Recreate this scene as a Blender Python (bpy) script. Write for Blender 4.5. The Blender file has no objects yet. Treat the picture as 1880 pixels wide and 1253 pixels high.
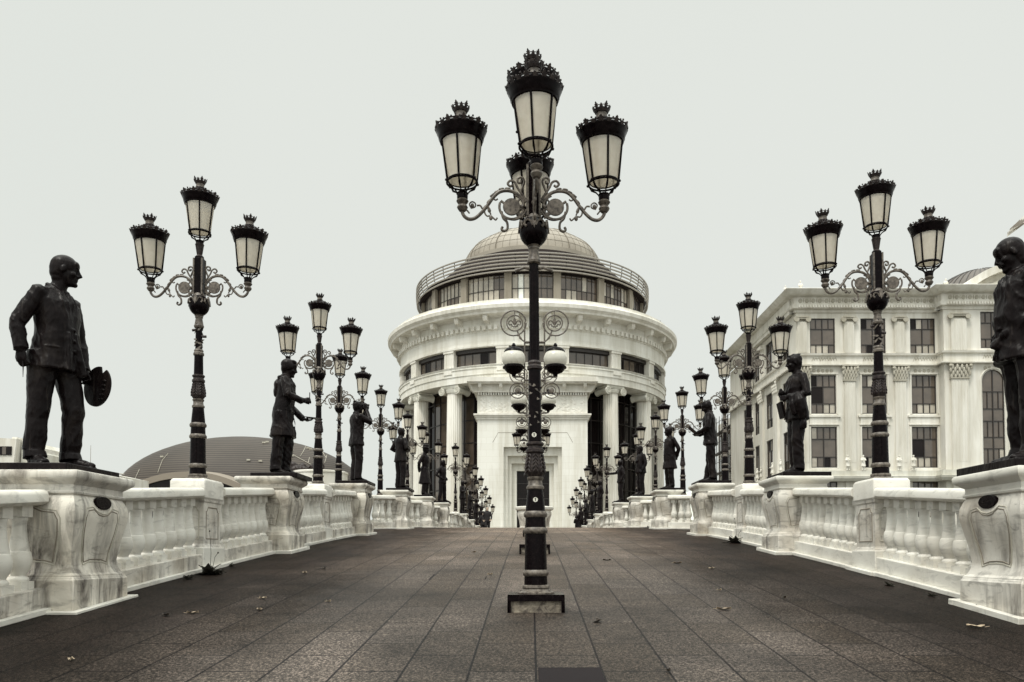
import bpy, bmesh, math, random
from mathutils import Vector, Matrix, noise
PI = math.pi
R = math.radians
sc = bpy.context.scene
# ---------------- camera, sky, sun, exposure ----------------
F, CX, HY, EYE = 1450.0, 975.0, 1019.0, 1.24
cam = bpy.data.cameras.new('camera')
camo = bpy.data.objects.new('camera', cam)
sc.collection.objects.link(camo)
sc.camera = camo
PITCH = R(2.0)
camo.location = (0, 0, EYE)
camo.rotation_euler = (PI / 2 + PITCH, 0, 0)
cam.sensor_width = 36.0
cam.lens = F / 1880 * 36
cam.shift_x = -(CX - 940) / 1880
cam.shift_y = (HY - F * math.tan(PITCH) - 626.5) / 1880
cam.clip_start = 0.05
cam.clip_end = 6000
SUN_EL, SUN_AZ = R(60), R(212)          # azimuth clockwise from +Y: behind the camera, a little to the left
w = bpy.data.worlds.new('World')
sc.world = w
w.use_nodes = True
nt = w.node_tree
nt.nodes.clear()
N = nt.nodes.new
sky = N('ShaderNodeTexSky'); sky.sky_type = 'NISHITA'; sky.sun_disc = False
sky.sun_elevation = SUN_EL; sky.sun_rotation = SUN_AZ
b1 = N('ShaderNodeBackground'); b1.inputs[1].default_value = 0.08
b2 = N('ShaderNodeBackground')
tc = N('ShaderNodeTexCoord'); sp = N('ShaderNodeSeparateXYZ')
nt.links.new(tc.outputs['Generated'], sp.inputs[0])
mr = N('ShaderNodeMapRange'); mr.inputs[1].default_value = 0.60; mr.inputs[2].default_value = 0.95
mr.inputs[3].default_value = 1.0; mr.inputs[4].default_value = 3.6
nt.links.new(sp.outputs[2], mr.inputs[0])
mb_ = N('ShaderNodeMapRange'); mb_.inputs[1].default_value = 0.0; mb_.inputs[2].default_value = -0.9
mb_.inputs[3].default_value = 1.0; mb_.inputs[4].default_value = 1.5
nt.links.new(sp.outputs[1], mb_.inputs[0])
mu = N('ShaderNodeMath'); mu.operation = 'MULTIPLY'
nt.links.new(mr.outputs[0], mu.inputs[0]); nt.links.new(mb_.outputs[0], mu.inputs[1])
cn = N('ShaderNodeTexNoise'); cn.inputs['Scale'].default_value = 1.1; cn.inputs['Detail'].default_value = 3
nt.links.new(tc.outputs['Generated'], cn.inputs[0])
cr = N('ShaderNodeValToRGB')
cr.color_ramp.elements[0].position = 0.3; cr.color_ramp.elements[0].color = (0.752, 0.785, 0.735, 1)
cr.color_ramp.elements[1].position = 0.7; cr.color_ramp.elements[1].color = (0.785, 0.812, 0.765, 1)
nt.links.new(cn.outputs[0], cr.inputs[0])
nt.links.new(cr.outputs[0], b2.inputs[0]); nt.links.new(mu.outputs[0], b2.inputs[1])
mx = N('ShaderNodeMixShader'); mx.inputs[0].default_value = 0.97
nt.links.new(sky.outputs[0], b1.inputs[0])
nt.links.new(b1.outputs[0], mx.inputs[1]); nt.links.new(b2.outputs[0], mx.inputs[2])
wo = N('ShaderNodeOutputWorld'); nt.links.new(mx.outputs[0], wo.inputs[0])
sl = bpy.data.lights.new('sun', 'SUN'); sl.energy = 2.3; sl.angle = R(14); sl.color = (1.0, 0.96, 0.88)
so = bpy.data.objects.new('sun', sl); sc.collection.objects.link(so)
so.rotation_euler = (PI / 2 - SUN_EL, 0, PI - SUN_AZ)
so.location = (-20, -30, 60)
vs = sc.view_settings
vs.view_transform = 'Standard'; vs.look = 'None'; vs.gamma = 1.0; vs.exposure = 0.0; vs.use_curve_mapping = False
sc.cycles.max_bounces = 6

# ---------------- helpers ----------------
rnd = random.Random(7)
_S, _C = math.sin(PITCH), math.cos(PITCH)
def _v(py): return (HY - py) / F - math.tan(PITCH)
def X(px, D, py=650): return (px - CX) / F * D / (_C - _v(py) * _S)
def Z(py, D): return (_S + _v(py) * _C) / (_C - _v(py) * _S) * D + EYE
def deck(y):
    return 0.111 * y - (0.00118 * y * y if y > 0 else 0)

class MB:
    def __init__(s): s.v = []; s.f = []
    def add(s, vs, fs, M=None):
        k = len(s.v)
        s.v += [tuple(M @ Vector(p)) for p in vs] if M is not None else [tuple(p) for p in vs]
        s.f += [tuple(i + k for i in f) for f in fs]
        return s
    def box(s, x0, x1, y0, y1, z0, z1, M=None):
        return s.add([(x0, y0, z0), (x1, y0, z0), (x1, y1, z0), (x0, y1, z0), (x0, y0, z1), (x1, y0, z1), (x1, y1, z1), (x0, y1, z1)],
                     [(0, 3, 2, 1), (4, 5, 6, 7), (0, 1, 5, 4), (1, 2, 6, 5), (2, 3, 7, 6), (3, 0, 4, 7)], M)
    def prism(s, poly, z0, z1, M=None):
        n = len(poly)
        vs = [(p[0], p[1], z0) for p in poly] + [(p[0], p[1], z1) for p in poly]
        fs = [tuple(range(n - 1, -1, -1)), tuple(range(n, 2 * n))] + [(i, (i + 1) % n, n + (i + 1) % n, n + i) for i in range(n)]
        return s.add(vs, fs, M)
    def lathe(s, prof, n=24, c=(0, 0, 0), M=None, flute=0, fr=0):
        vs = []; fs = []
        for r, z in prof:
            for i in range(n):
                a = 2 * PI * i / n
                rr = r * (1 - fr * (0.5 - 0.5 * math.cos(a * flute)) ** .5) if flute else r
                vs.append((c[0] + rr * math.cos(a), c[1] + rr * math.sin(a), c[2] + z))
        for j in range(len(prof) - 1):
            for i in range(n):
                fs.append((j * n + i, j * n + (i + 1) % n, (j + 1) * n + (i + 1) % n, (j + 1) * n + i))
        fs.append(tuple(range(n - 1, -1, -1)))
        fs.append(tuple(range((len(prof) - 1) * n, len(prof) * n)))
        return s.add(vs, fs, M)
    def tube(s, pts, r, n=8, M=None, closed=False, flat=1.0):
        pts = [Vector(p) for p in pts]
        m = len(pts)
        rs = r if isinstance(r, (list, tuple)) else [r] * m
        vs = []; fs = []
        up = None
        for i in range(m):
            if closed: t = pts[(i + 1) % m] - pts[i - 1]
            else: t = pts[min(i + 1, m - 1)] - pts[max(i - 1, 0)]
            t.normalize()
            if up is None:
                up = Vector((0, 0, 1)) if abs(t.z) < 0.9 else Vector((0, 1, 0))
            a = (up - t * up.dot(t))
            if a.length < 1e-6: a = t.orthogonal()
            a.normalize(); b = t.cross(a); up = a
            for k in range(n):
                q = 2 * PI * k / n
                vs.append(pts[i] + (a * math.cos(q) + b * math.sin(q) * flat) * rs[i])
        for i in range(m if closed else m - 1):
            j = (i + 1) % m
            for k in range(n):
                fs.append((i * n + k, i * n + (k + 1) % n, j * n + (k + 1) % n, j * n + k))
        if not closed:
            fs.append(tuple(range(n - 1, -1, -1))); fs.append(tuple(range((m - 1) * n, m * n)))
        return s.add(vs, fs, M)
    def ball(s, c, r, M=None, n=12, m=8):
        rx, ry, rz = r if isinstance(r, (tuple, list)) else (r, r, r)
        T = Matrix.Translation(c) @ (M or Matrix.Identity(4)) @ Matrix.Diagonal((rx, ry, rz, 1))
        vs = [(0, 0, -1)]; fs = []
        for j in range(1, m):
            p = -PI / 2 + PI * j / m
            for i in range(n):
                a = 2 * PI * i / n
                vs.append((math.cos(p) * math.cos(a), math.cos(p) * math.sin(a), math.sin(p)))
        vs.append((0, 0, 1)); L = len(vs) - 1
        for i in range(n): fs.append((0, 1 + (i + 1) % n, 1 + i))
        for j in range(m - 2):
            for i in range(n):
                a = 1 + j * n
                fs.append((a + i, a + (i + 1) % n, a + n + (i + 1) % n, a + n + i))
        a = 1 + (m - 2) * n
        for i in range(n): fs.append((a + i, a + (i + 1) % n, L))
        return s.add(vs, fs, T)
    def arc(s, r0, r1, z0, z1, a0, a1, n, c=(0, 0)):
        """curved wall block: angles measured from -Y, positive to +X"""
        vs = []; fs = []
        for i in range(n + 1):
            a = a0 + (a1 - a0) * i / n
            for r, z in ((r0, z0), (r1, z0), (r1, z1), (r0, z1)):
                vs.append((c[0] + r * math.sin(a), c[1] - r * math.cos(a), z))
        for i in range(n):
            for k in range(4):
                fs.append((i * 4 + k, i * 4 + (k + 1) % 4, i * 4 + 4 + (k + 1) % 4, i * 4 + 4 + k))
        fs.append((3, 2, 1, 0)); fs.append((n * 4, n * 4 + 1, n * 4 + 2, n * 4 + 3))
        return s.add(vs, fs)
    def mesh(s, name, m, smooth=38):
        me = bpy.data.meshes.new(name)
        me.from_pydata(s.v, [], s.f)
        bm = bmesh.new(); bm.from_mesh(me)
        bmesh.ops.recalc_face_normals(bm, faces=bm.faces)
        bm.to_mesh(me); bm.free()
        if smooth:
            me.polygons.foreach_set('use_smooth', [True] * len(me.polygons))
            me.set_sharp_from_angle(angle=R(smooth))
        if m is not None: me.materials.append(m)
        return me

def link(o):
    sc.collection.objects.link(o); return o
def obj(name, data, m=None, parent=None, loc=None, bevel=0, smooth=38, seg=2):
    if isinstance(data, MB): data = data.mesh(name, m, smooth)
    o = link(bpy.data.objects.new(name, data))
    if parent is not None: o.parent = parent
    if loc is not None: o.location = loc
    if bevel:
        b = o.modifiers.new('bevel', 'BEVEL'); b.width = bevel; b.segments = seg; b.limit_method = 'ANGLE'; b.angle_limit = R(40)
    return o
def tag(o, label=None, cat=None, group=None, kind=None):
    if label: o['label'] = label
    if cat: o['category'] = cat
    if group: o['group'] = group
    if kind: o['kind'] = kind
    return o
def thing(name, label, cat, loc=(0, 0, 0), rz=0, group=None):
    o = link(bpy.data.objects.new(name, None)); o.empty_display_size = .3
    o.location = loc; o.rotation_euler = (0, 0, rz)
    return tag(o, label, cat, group)
def struct(name, mb, m, **k):
    return tag(obj(name, mb, m, **k), kind='structure')
def dup(root, loc, label=None, rz=None, group=None):
    def cp(o, par):
        c = o.copy(); link(c)
        if par is not None: c.parent = par
        for ch in kids.get(o.name, []): cp(ch, c)
        return c
    kids = {}
    def walk(o):
        for ch in o.children:
            kids.setdefault(o.name, []).append(ch); walk(ch)
    walk(root)
    c = cp(root, None); c.location = loc
    if rz is not None: c.rotation_euler = (0, 0, rz)
    if label: c['label'] = label
    if group: c['group'] = group
    return c

# ---------------- materials ----------------
def mat(name, col, rough=0.6, metal=0.0, spec=0.5, build=None):
    m = bpy.data.materials.new(name); m.use_nodes = True
    t = m.node_tree; p = t.nodes['Principled BSDF']
    p.inputs['Base Color'].default_value = (*col, 1)
    p.inputs['Roughness'].default_value = rough
    p.inputs['Metallic'].default_value = metal
    p.inputs['Specular IOR Level'].default_value = spec
    if build: build(t, p)
    return m
def nod(t, kind, **k):
    n = t.nodes.new(kind)
    for a, v in k.items():
        if a in n.inputs: n.inputs[a].default_value = v
        else: setattr(n, a, v)
    return n
def pos(t, scale=(1, 1, 1), rot=(0, 0, 0), world=True):
    mp = nod(t, 'ShaderNodeMapping'); mp.inputs['Scale'].default_value = scale; mp.inputs['Rotation'].default_value = rot
    if world: t.links.new(nod(t, 'ShaderNodeNewGeometry').outputs['Position'], mp.inputs[0])
    else: t.links.new(nod(t, 'ShaderNodeTexCoord').outputs['Object'], mp.inputs[0])
    return mp.outputs[0]
def noi(t, vec, scale, detail=4, rough=.55, dist=0):
    n = nod(t, 'ShaderNodeTexNoise'); n.inputs['Scale'].default_value = scale; n.inputs['Detail'].default_value = detail
    n.inputs['Roughness'].default_value = rough; n.inputs['Distortion'].default_value = dist
    t.links.new(vec, n.inputs['Vector']); return n.outputs['Fac']
def ramp(t, fac, stops):
    n = nod(t, 'ShaderNodeValToRGB')
    e = n.color_ramp.elements
    while len(e) < len(stops): e.new(0.5)
    for i, (p, c) in enumerate(stops):
        e[i].position = p; e[i].color = (*c, 1) if len(c) == 3 else c
    t.links.new(fac, n.inputs[0]); return n.outputs[0]
def mix(t, a, b, fac=0.5, mode='MIX'):
    n = nod(t, 'ShaderNodeMix'); n.data_type = 'RGBA'; n.blend_type = mode
    for i, v in ((0, fac), (6, a), (7, b)):
        if hasattr(v, 'is_linked') or isinstance(v, bpy.types.NodeSocket): t.links.new(v, n.inputs[i])
        else: n.inputs[i].default_value = v if i == 0 else (*v, 1)
    return n.outputs[2]
def bump(t, p, h, strength=.3, dist=.01, prev=None):
    b = nod(t, 'ShaderNodeBump'); b.inputs['Strength'].default_value = strength; b.inputs['Distance'].default_value = dist
    t.links.new(h, b.inputs['Height'])
    if prev is not None: t.links.new(prev, b.inputs['Normal'])
    t.links.new(b.outputs[0], p.inputs['Normal']); return b.outputs[0]
def g(v): return (v, v, v)

def marble(dirt, base=(.82, .80, .735), ex=0):
    def b(t, p):
        v = pos(t, (1, 1, 1), (.5, .3, .6))
        vein = noi(t, pos(t, (2.2, 2.2, 7), (.7, .5, .4)), 1.3, 6, .62, 1.2)
        c1 = ramp(t, vein, [(.36, tuple(x * (1 - .38 * min(1, dirt * 1.4)) for x in base)), (.47, base), (.6, base), (.68, tuple(x * (1 - .16 * min(1, dirt * 1.4)) for x in base))])
        cloud = noi(t, v, 1.6, 5, .6, .4)
        c2 = ramp(t, cloud, [(.32, tuple(1 - (1 - x) * min(1, dirt * 1.2) for x in (.50, .45, .39))), (.6, (1, 1, 1))])
        c = mix(t, c1, c2, .75, 'MULTIPLY')
        # soot: streaks that run down, stronger where the noise says so
        st = noi(t, pos(t, (5, 5, 1.1), (.08, .06, 0)), 1.0, 7, .68, .5)
        pt = noi(t, v, 1.1, 3, .5)
        s1 = ramp(t, st, [(.54 - ex, (0, 0, 0)), (.72 - ex * .6, (1, 1, 1))])
        s2 = ramp(t, pt, [(.45 - ex, (0, 0, 0)), (.62 - ex, (1, 1, 1))])
        s = mix(t, s1, s2, 1.0, 'MULTIPLY')
        sm = nod(t, 'ShaderNodeMath', operation='MULTIPLY'); t.links.new(s, sm.inputs[0]); sm.inputs[1].default_value = dirt
        c = mix(t, c, (.075, .062, .055), sm.outputs[0])
        fl = noi(t, pos(t, (1, 1, 2.4), (.5, .3, .6)), 14, 4, .6, .8)
        f1 = ramp(t, fl, [(.68, (0, 0, 0)), (.74, (1, 1, 1))])
        fm = nod(t, 'ShaderNodeMath', operation='MULTIPLY'); t.links.new(f1, fm.inputs[0]); fm.inputs[1].default_value = min(.7, dirt)
        c = mix(t, c, (.16, .14, .12), fm.outputs[0])
        t.links.new(c, p.inputs['Base Color'])
        bump(t, p, noi(t, v, 60, 5), .25, .004)
    return mat('marble_%s' % str(dirt).replace('.', ''), base, .42, 0, .4, b)
M_marble = marble(.9, (.68, .65, .59), .07)
M_marble_dirty = marble(1.0, (.72, .68, .60), .11)
M_marble_clean = marble(.4, (.72, .70, .64))

def bld(name, base, panel=0.0):
    def b(t, p):
        n1 = noi(t, pos(t, (.25, .25, .08)), 1.0, 5, .6)
        c = mix(t, base, ramp(t, n1, [(.35, (.80, .79, .76)), (.62, (1, 1, 1))]), 1.0, 'MULTIPLY')
        n2 = noi(t, pos(t, (1.4, 1.4, .12)), 1.0, 5, .65)
        c = mix(t, c, ramp(t, n2, [(.40, (.84, .825, .79)), (.56, (1, 1, 1))]), .8, 'MULTIPLY')
        if panel:
            br = nod(t, 'ShaderNodeTexBrick'); t.links.new(pos(t, (1, 1, 1), (PI / 2, 0, 0)), br.inputs[0])
            br.inputs['Scale'].default_value = 1; br.inputs['Brick Width'].default_value = 1.6; br.inputs['Row Height'].default_value = .8
            br.inputs['Mortar Size'].default_value = .012; br.inputs[1].default_value = (1, 1, 1, 1); br.inputs[2].default_value = (.955, .95, .94, 1)
            br.inputs[3].default_value = (.80, .78, .74, 1)
            c = mix(t, c, br.outputs[0], panel, 'MULTIPLY')
        t.links.new(c, p.inputs['Base Color'])
        bump(t, p, noi(t, pos(t), 6, 5), .2, .02)
    return mat(name, base, .75, 0, .3, b)
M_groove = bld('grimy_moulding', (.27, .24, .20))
M_wall = bld('pale_render', (.79, .77, .715))
M_wall_panel = bld('pale_stone_panels', (.81, .80, .75), .8)
M_trim = bld('pale_trim', (.68, .67, .61))
M_taupe = bld('taupe_panels', (.30, .27, .225))
M_relief = None

def b_iron(t, p):
    n = noi(t, pos(t), 25, 5)
    t.links.new(ramp(t, n, [(.4, (.0025, .0012, .0018)), (.75, (.008, .005, .0055))]), p.inputs['Base Color'])
    t.links.new(ramp(t, n, [(.3, g(.16)), (.8, g(.36))]), p.inputs['Roughness'])
    bump(t, p, noi(t, pos(t), 90, 3), .15, .002)
M_iron = mat('black_iron', (.012, .008, .01), .3, 0, .075, b_iron)
def b_gilt(t, p):
    n = noi(t, pos(t), 30, 5)
    t.links.new(ramp(t, n, [(.35, (.045, .036, .030)), (.65, (.17, .145, .12))]), p.inputs['Base Color'])
    bump(t, p, noi(t, pos(t), 120, 3), .3, .002)
M_gilt = mat('worn_grey_gilt', (.13, .1, .08), .45, .0, .4, b_gilt)
def b_iron2(t, p):
    n = noi(t, pos(t), 40, 5)
    t.links.new(ramp(t, n, [(.4, (.012, .007, .008)), (.75, (.055, .042, .036))]), p.inputs['Base Color'])
M_cast = mat('cast_iron_ornament', (.03, .02, .02), .5, .0, .3, b_iron2)
def b_bronze(t, p):
    n = noi(t, pos(t, (1, 1, .5)), 5, 6, .65)
    c = ramp(t, n, [(.35, (.0035, .002, .0024)), (.55, (.007, .0045, .0048)), (.8, (.026, .020, .017))])
    st = ramp(t, noi(t, pos(t, (16, 16, 1.0)), 1.5, 4, .6), [(.62, (0, 0, 0)), (.76, (1, 1, 1))])
    sm = nod(t, 'ShaderNodeMath', operation='MULTIPLY'); t.links.new(st, sm.inputs[0]); sm.inputs[1].default_value = .45
    c = mix(t, c, (.075, .063, .055), sm.outputs[0])
    t.links.new(c, p.inputs['Base Color'])
    pv = bump(t, p, noi(t, pos(t), 150, 4, .6), .25, .003)
    bump(t, p, noi(t, pos(t, (1, 1, .45)), 9, 3, .5, .6), .5, .03, pv)
M_bronze = mat('dark_bronze', (.02, .016, .015), .36, .0, .12, b_bronze)

def b_glass(col, tr, rough=.25):
    def b(t, p):
        out = t.nodes['Material Output']
        d = nod(t, 'ShaderNodeBsdfDiffuse'); d.inputs[0].default_value = (*col, 1)
        tl = nod(t, 'ShaderNodeBsdfTranslucent'); tl.inputs[0].default_value = (*col, 1)
        n = noi(t, pos(t), 18, 4)
        c = mix(t, col, ramp(t, n, [(.3, (.92, .91, .89)), (.7, (1, 1, 1))]), 1.0, 'MULTIPLY')
        t.links.new(c, d.inputs[0]); t.links.new(c, tl.inputs[0])
        m1 = nod(t, 'ShaderNodeMixShader'); m1.inputs[0].default_value = tr
        t.links.new(d.outputs[0], m1.inputs[1]); t.links.new(tl.outputs[0], m1.inputs[2])
        gl = nod(t, 'ShaderNodeBsdfGlossy'); gl.inputs['Roughness'].default_value = rough
        m2 = nod(t, 'ShaderNodeMixShader'); m2.inputs[0].default_value = .06
        t.links.new(m1.outputs[0], m2.inputs[1]); t.links.new(gl.outputs[0], m2.inputs[2])
        t.links.new(m2.outputs[0], out.inputs[0])
    return b
M_frost = mat('frosted_glass', (.8, .75, .62), build=b_glass((.985, .945, .865), .68))
M_opal = mat('opal_globe', (.8, .78, .7), build=b_glass((.96, .94, .86), .45, .15))
def winmat(name, col, rough=.08):
    def b(t, p):
        n = noi(t, pos(t, (.35, .35, .35)), 1.3, 3)
        t.links.new(mix(t, col, ramp(t, n, [(.3, (.6, .58, .56)), (.7, (1.25, 1.22, 1.2))]), 1.0, 'MULTIPLY'), p.inputs['Base Color'])
        bump(t, p, noi(t, pos(t), .8, 2), .08, .05)
    return mat(name, col, rough, 0, .8, b)
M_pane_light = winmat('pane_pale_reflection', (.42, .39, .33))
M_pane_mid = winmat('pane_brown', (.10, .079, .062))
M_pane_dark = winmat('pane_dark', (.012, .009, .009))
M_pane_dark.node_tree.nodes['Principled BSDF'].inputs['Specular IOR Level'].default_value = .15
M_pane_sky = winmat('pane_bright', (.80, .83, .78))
M_frame = mat('dark_window_frame', (.02, .015, .013), .4)
M_steelpipe = mat('steel_pipe', (.30, .275, .24), .35, .1)
M_darkroof = mat('dark_roof_sheet', (.022, .017, .016), .9, 0, .05)
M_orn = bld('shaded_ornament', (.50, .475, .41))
def b_dome(t, p):
    n = noi(t, pos(t, (.2, .2, .2)), 1.5, 5)
    t.links.new(ramp(t, n, [(.3, (.25, .22, .18)), (.7, (.36, .325, .27))]), p.inputs['Base Color'])
M_dome = mat('dome_sheet', (.4, .35, .29), .5, .0, .4, b_dome)
M_domeseam = mat('dome_seam', (.19, .165, .13), .6)
# ---------------- deck, ground, water ----------------
def b_deck(t, p):
    geo = nod(t, 'ShaderNodeNewGeometry'); sx = nod(t, 'ShaderNodeSeparateXYZ'); t.links.new(geo.outputs['Position'], sx.inputs[0])
    cb = nod(t, 'ShaderNodeCombineXYZ'); t.links.new(sx.outputs[1], cb.inputs[0])
    ad = nod(t, 'ShaderNodeMath', operation='ADD'); t.links.new(sx.outputs[0], ad.inputs[0]); ad.inputs[1].default_value = 40 * .412 + 8.24 - .03
    t.links.new(ad.outputs[0], cb.inputs[1])
    wob = nod(t, 'ShaderNodeTexNoise'); wob.inputs['Scale'].default_value = 1.2; t.links.new(geo.outputs['Position'], wob.inputs[0])
    br = nod(t, 'ShaderNodeTexBrick', offset=.46, offset_frequency=2, squash=1.0)
    t.links.new(cb.outputs[0], br.inputs[0])
    br.inputs['Scale'].default_value = 1; br.inputs['Brick Width'].default_value = .82; br.inputs['Row Height'].default_value = .412
    br.inputs['Mortar Size'].default_value = .0085; br.inputs['Mortar Smooth'].default_value = .25; br.inputs['Bias'].default_value = -.1
    br.inputs[1].default_value = (.070, .057, .048, 1); br.inputs[2].default_value = (.044, .034, .026, 1); br.inputs[3].default_value = (.006, .004, .004, 1)
    v = pos(t)
    grit = ramp(t, noi(t, v, 55, 4, .85), [(.37, g(.10)), (.50, g(.60)), (.62, g(2.9))])
    c = mix(t, br.outputs[0], grit, 1.0, 'MULTIPLY')
    gr2 = ramp(t, noi(t, v, 260, 2, .7), [(.38, g(.45)), (.62, g(1.7))])
    c = mix(t, c, gr2, .8, 'MULTIPLY')
    bl = ramp(t, noi(t, pos(t, (1, 1, 1)), .55, 6, .62, .6), [(.32, g(.42)), (.5, g(.85)), (.7, g(1.4))])
    c = mix(t, c, bl, 1.0, 'MULTIPLY')
    st = ramp(t, noi(t, pos(t), 2.6, 5, .6, 1.0), [(.60, g(1)), (.70, g(.62))])
    c = mix(t, c, st, .8, 'MULTIPLY')
    sp2 = ramp(t, noi(t, pos(t), 13, 4, .7, .5), [(.68, (0, 0, 0)), (.74, (1, 1, 1))])
    sm = nod(t, 'ShaderNodeMath', operation='MULTIPLY'); t.links.new(sp2, sm.inputs[0]); sm.inputs[1].default_value = .25
    c = mix(t, c, (.26, .22, .17), sm.outputs[0])
    # grazing sheen of the crest painted into the slab colour, paler up the bridge
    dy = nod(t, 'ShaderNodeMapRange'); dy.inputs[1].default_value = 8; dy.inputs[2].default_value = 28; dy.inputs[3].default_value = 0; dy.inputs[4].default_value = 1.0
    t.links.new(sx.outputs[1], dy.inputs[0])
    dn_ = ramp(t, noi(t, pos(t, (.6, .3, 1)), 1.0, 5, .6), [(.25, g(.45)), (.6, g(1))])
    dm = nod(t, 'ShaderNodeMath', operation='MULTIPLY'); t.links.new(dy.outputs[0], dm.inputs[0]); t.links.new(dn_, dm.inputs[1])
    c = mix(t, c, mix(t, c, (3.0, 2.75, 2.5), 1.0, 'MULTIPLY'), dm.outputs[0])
    # shade along the parapets painted into the slab colour
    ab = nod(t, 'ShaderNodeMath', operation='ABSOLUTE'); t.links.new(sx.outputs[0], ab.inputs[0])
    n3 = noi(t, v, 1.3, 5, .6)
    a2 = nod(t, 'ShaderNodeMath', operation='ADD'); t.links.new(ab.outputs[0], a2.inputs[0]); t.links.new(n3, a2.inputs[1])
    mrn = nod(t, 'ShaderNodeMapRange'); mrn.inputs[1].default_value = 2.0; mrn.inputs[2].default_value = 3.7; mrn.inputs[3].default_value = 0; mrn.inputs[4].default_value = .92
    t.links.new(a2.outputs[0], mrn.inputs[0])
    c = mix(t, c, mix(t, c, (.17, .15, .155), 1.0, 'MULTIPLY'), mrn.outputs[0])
    t.links.new(c, p.inputs['Base Color'])
    sr = nod(t, 'ShaderNodeMapRange'); sr.inputs[1].default_value = 0; sr.inputs[2].default_value = .45; sr.inputs[3].default_value = .12; sr.inputs[4].default_value = .03
    t.links.new(mrn.outputs[0], sr.inputs[0]); t.links.new(sr.outputs[0], p.inputs['Specular IOR Level'])
    pv = bump(t, p, br.outputs[1], -.25, .004)
    bump(t, p, noi(t, v, 110, 4, .7), .5, .005, pv)
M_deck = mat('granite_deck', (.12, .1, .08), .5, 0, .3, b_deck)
def b_ground(t, p):
    n = noi(t, pos(t), .05, 6); t.links.new(ramp(t, n, [(.35, (.10, .09, .075)), (.65, (.19, .17, .14))]), p.inputs['Base Color'])
M_ground = mat('paved_ground', (.15, .13, .11), .85, build=b_ground)
def b_water(t, p): bump(t, p, noi(t, pos(t, (1, 1, 1)), .8, 5), .4, .1)
M_water = mat('river_water', (.05, .05, .042), .12, 0, .5, b_water)

def strip(xs, y0, y1, n, thick=.45):
    mb = MB(); vs = []; fs = []
    for i in range(n + 1):
        y = y0 + (y1 - y0) * i / n; z = deck(y)
        vs += [(xs[0], y, z), (xs[1], y, z), (xs[1], y, z - thick), (xs[0], y, z - thick)]
    for i in range(n):
        for k in range(4): fs.append((i * 4 + k, i * 4 + (k + 1) % 4, i * 4 + 4 + (k + 1) % 4, i * 4 + 4 + k))
    fs += [(3, 2, 1, 0), (n * 4, n * 4 + 1, n * 4 + 2, n * 4 + 3)]
    return mb.add(vs, fs)
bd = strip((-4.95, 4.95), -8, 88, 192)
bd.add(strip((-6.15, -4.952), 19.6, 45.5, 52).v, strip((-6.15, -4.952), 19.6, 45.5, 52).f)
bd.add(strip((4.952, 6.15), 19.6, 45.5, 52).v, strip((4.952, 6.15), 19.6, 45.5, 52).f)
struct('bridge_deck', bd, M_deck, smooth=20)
ZG = .55
struct('near_bank', MB().box(-3000, 3000, -2500, -7.9, -8, -.95), M_ground, smooth=0)
struct('far_bank', MB().box(-3000, 3000, 87.9, 5000, -8, ZG), M_ground, smooth=0)
struct('river', MB().add([(-3000, -7.9, -5), (3000, -7.9, -5), (3000, 87.9, -5), (-3000, 87.9, -5)], [(0, 1, 2, 3)]), M_water, smooth=0)
for k, yy in enumerate((14.0, 40.0, 66.0)):
    pr = MB().box(-4.6, 4.6, yy - .7, yy + .7, -6, deck(yy) - .5)
    tag(obj('bridge_pier', pr, M_wall, bevel=.05), ['stone pier under the near end of the bridge deck', 'stone pier under the middle of the bridge deck', 'stone pier under the far end of the bridge deck'][k], 'bridge pier', 'piers under the bridge')
# cover plate in the paving, patch with a cut outline
hp = MB().box(.05, .44, 4.2, 5.0, 0, .012)
o = obj('floor_plate', MB().add([(.045, 3.9, deck(3.9) + .006), (.436, 3.9, deck(3.9) + .006), (.436, 5.0, deck(5.0) + .006), (.045, 5.0, deck(5.0) + .006),
                               (.045, 3.9, deck(3.9) - .02), (.436, 3.9, deck(3.9) - .02), (.436, 5.0, deck(5.0) - .02), (.045, 5.0, deck(5.0) - .02)],
                              [(0, 1, 2, 3), (7, 6, 5, 4), (0, 4, 5, 1), (1, 5, 6, 2), (2, 6, 7, 3), (3, 7, 4, 0)]),
        mat('black_metal_plate', (.010, .007, .008), .6, 0, .1), smooth=0)
tag(o, 'black metal cover plate let into the paving in front of the nearest lamp', 'cover plate')
M_joint = mat('dark_joint', (.008, .006, .006), .9)
jm = MB()
def cut(x0, y0, x1, y1, wd=.007):
    z0 = deck(y0) + .003; z1 = deck(y1) + .003
    if abs(x1 - x0) > abs(y1 - y0): vs = [(x0, y0 - wd, z0), (x1, y1 - wd, z1), (x1, y1 + wd, z1), (x0, y0 + wd, z0)]
    else: vs = [(x0 - wd, y0, z0), (x0 + wd, y0, z0), (x1 + wd, y1, z1), (x1 - wd, y1, z1)]
    jm.add(vs, [(0, 1, 2, 3)])
cut(-1.22, 10.0, -.62, 10.0); cut(-1.22, 9.45, -1.22, 10.0); cut(-1.22, 9.45, -.55, 9.45); cut(-.55, 9.45, -.55, 9.75)
struct('deck_repair_joint', jm, M_joint, smooth=0)

# ---------------- parapet pieces ----------------
def square_lathe(prof, M=None):
    mb = MB(); vs = []; fs = []
    for r, z in prof: vs += [(-r, -r, z), (r, -r, z), (r, r, z), (-r, r, z)]
    for i in range(len(prof) - 1):
        for k in range(4): fs.append((i * 4 + k, i * 4 + (k + 1) % 4, i * 4 + 4 + (k + 1) % 4, i * 4 + 4 + k))
    n = len(prof) - 1
    fs += [(3, 2, 1, 0), (n * 4, n * 4 + 1, n * 4 + 2, n * 4 + 3)]
    return mb.add(vs, fs, M)
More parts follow.
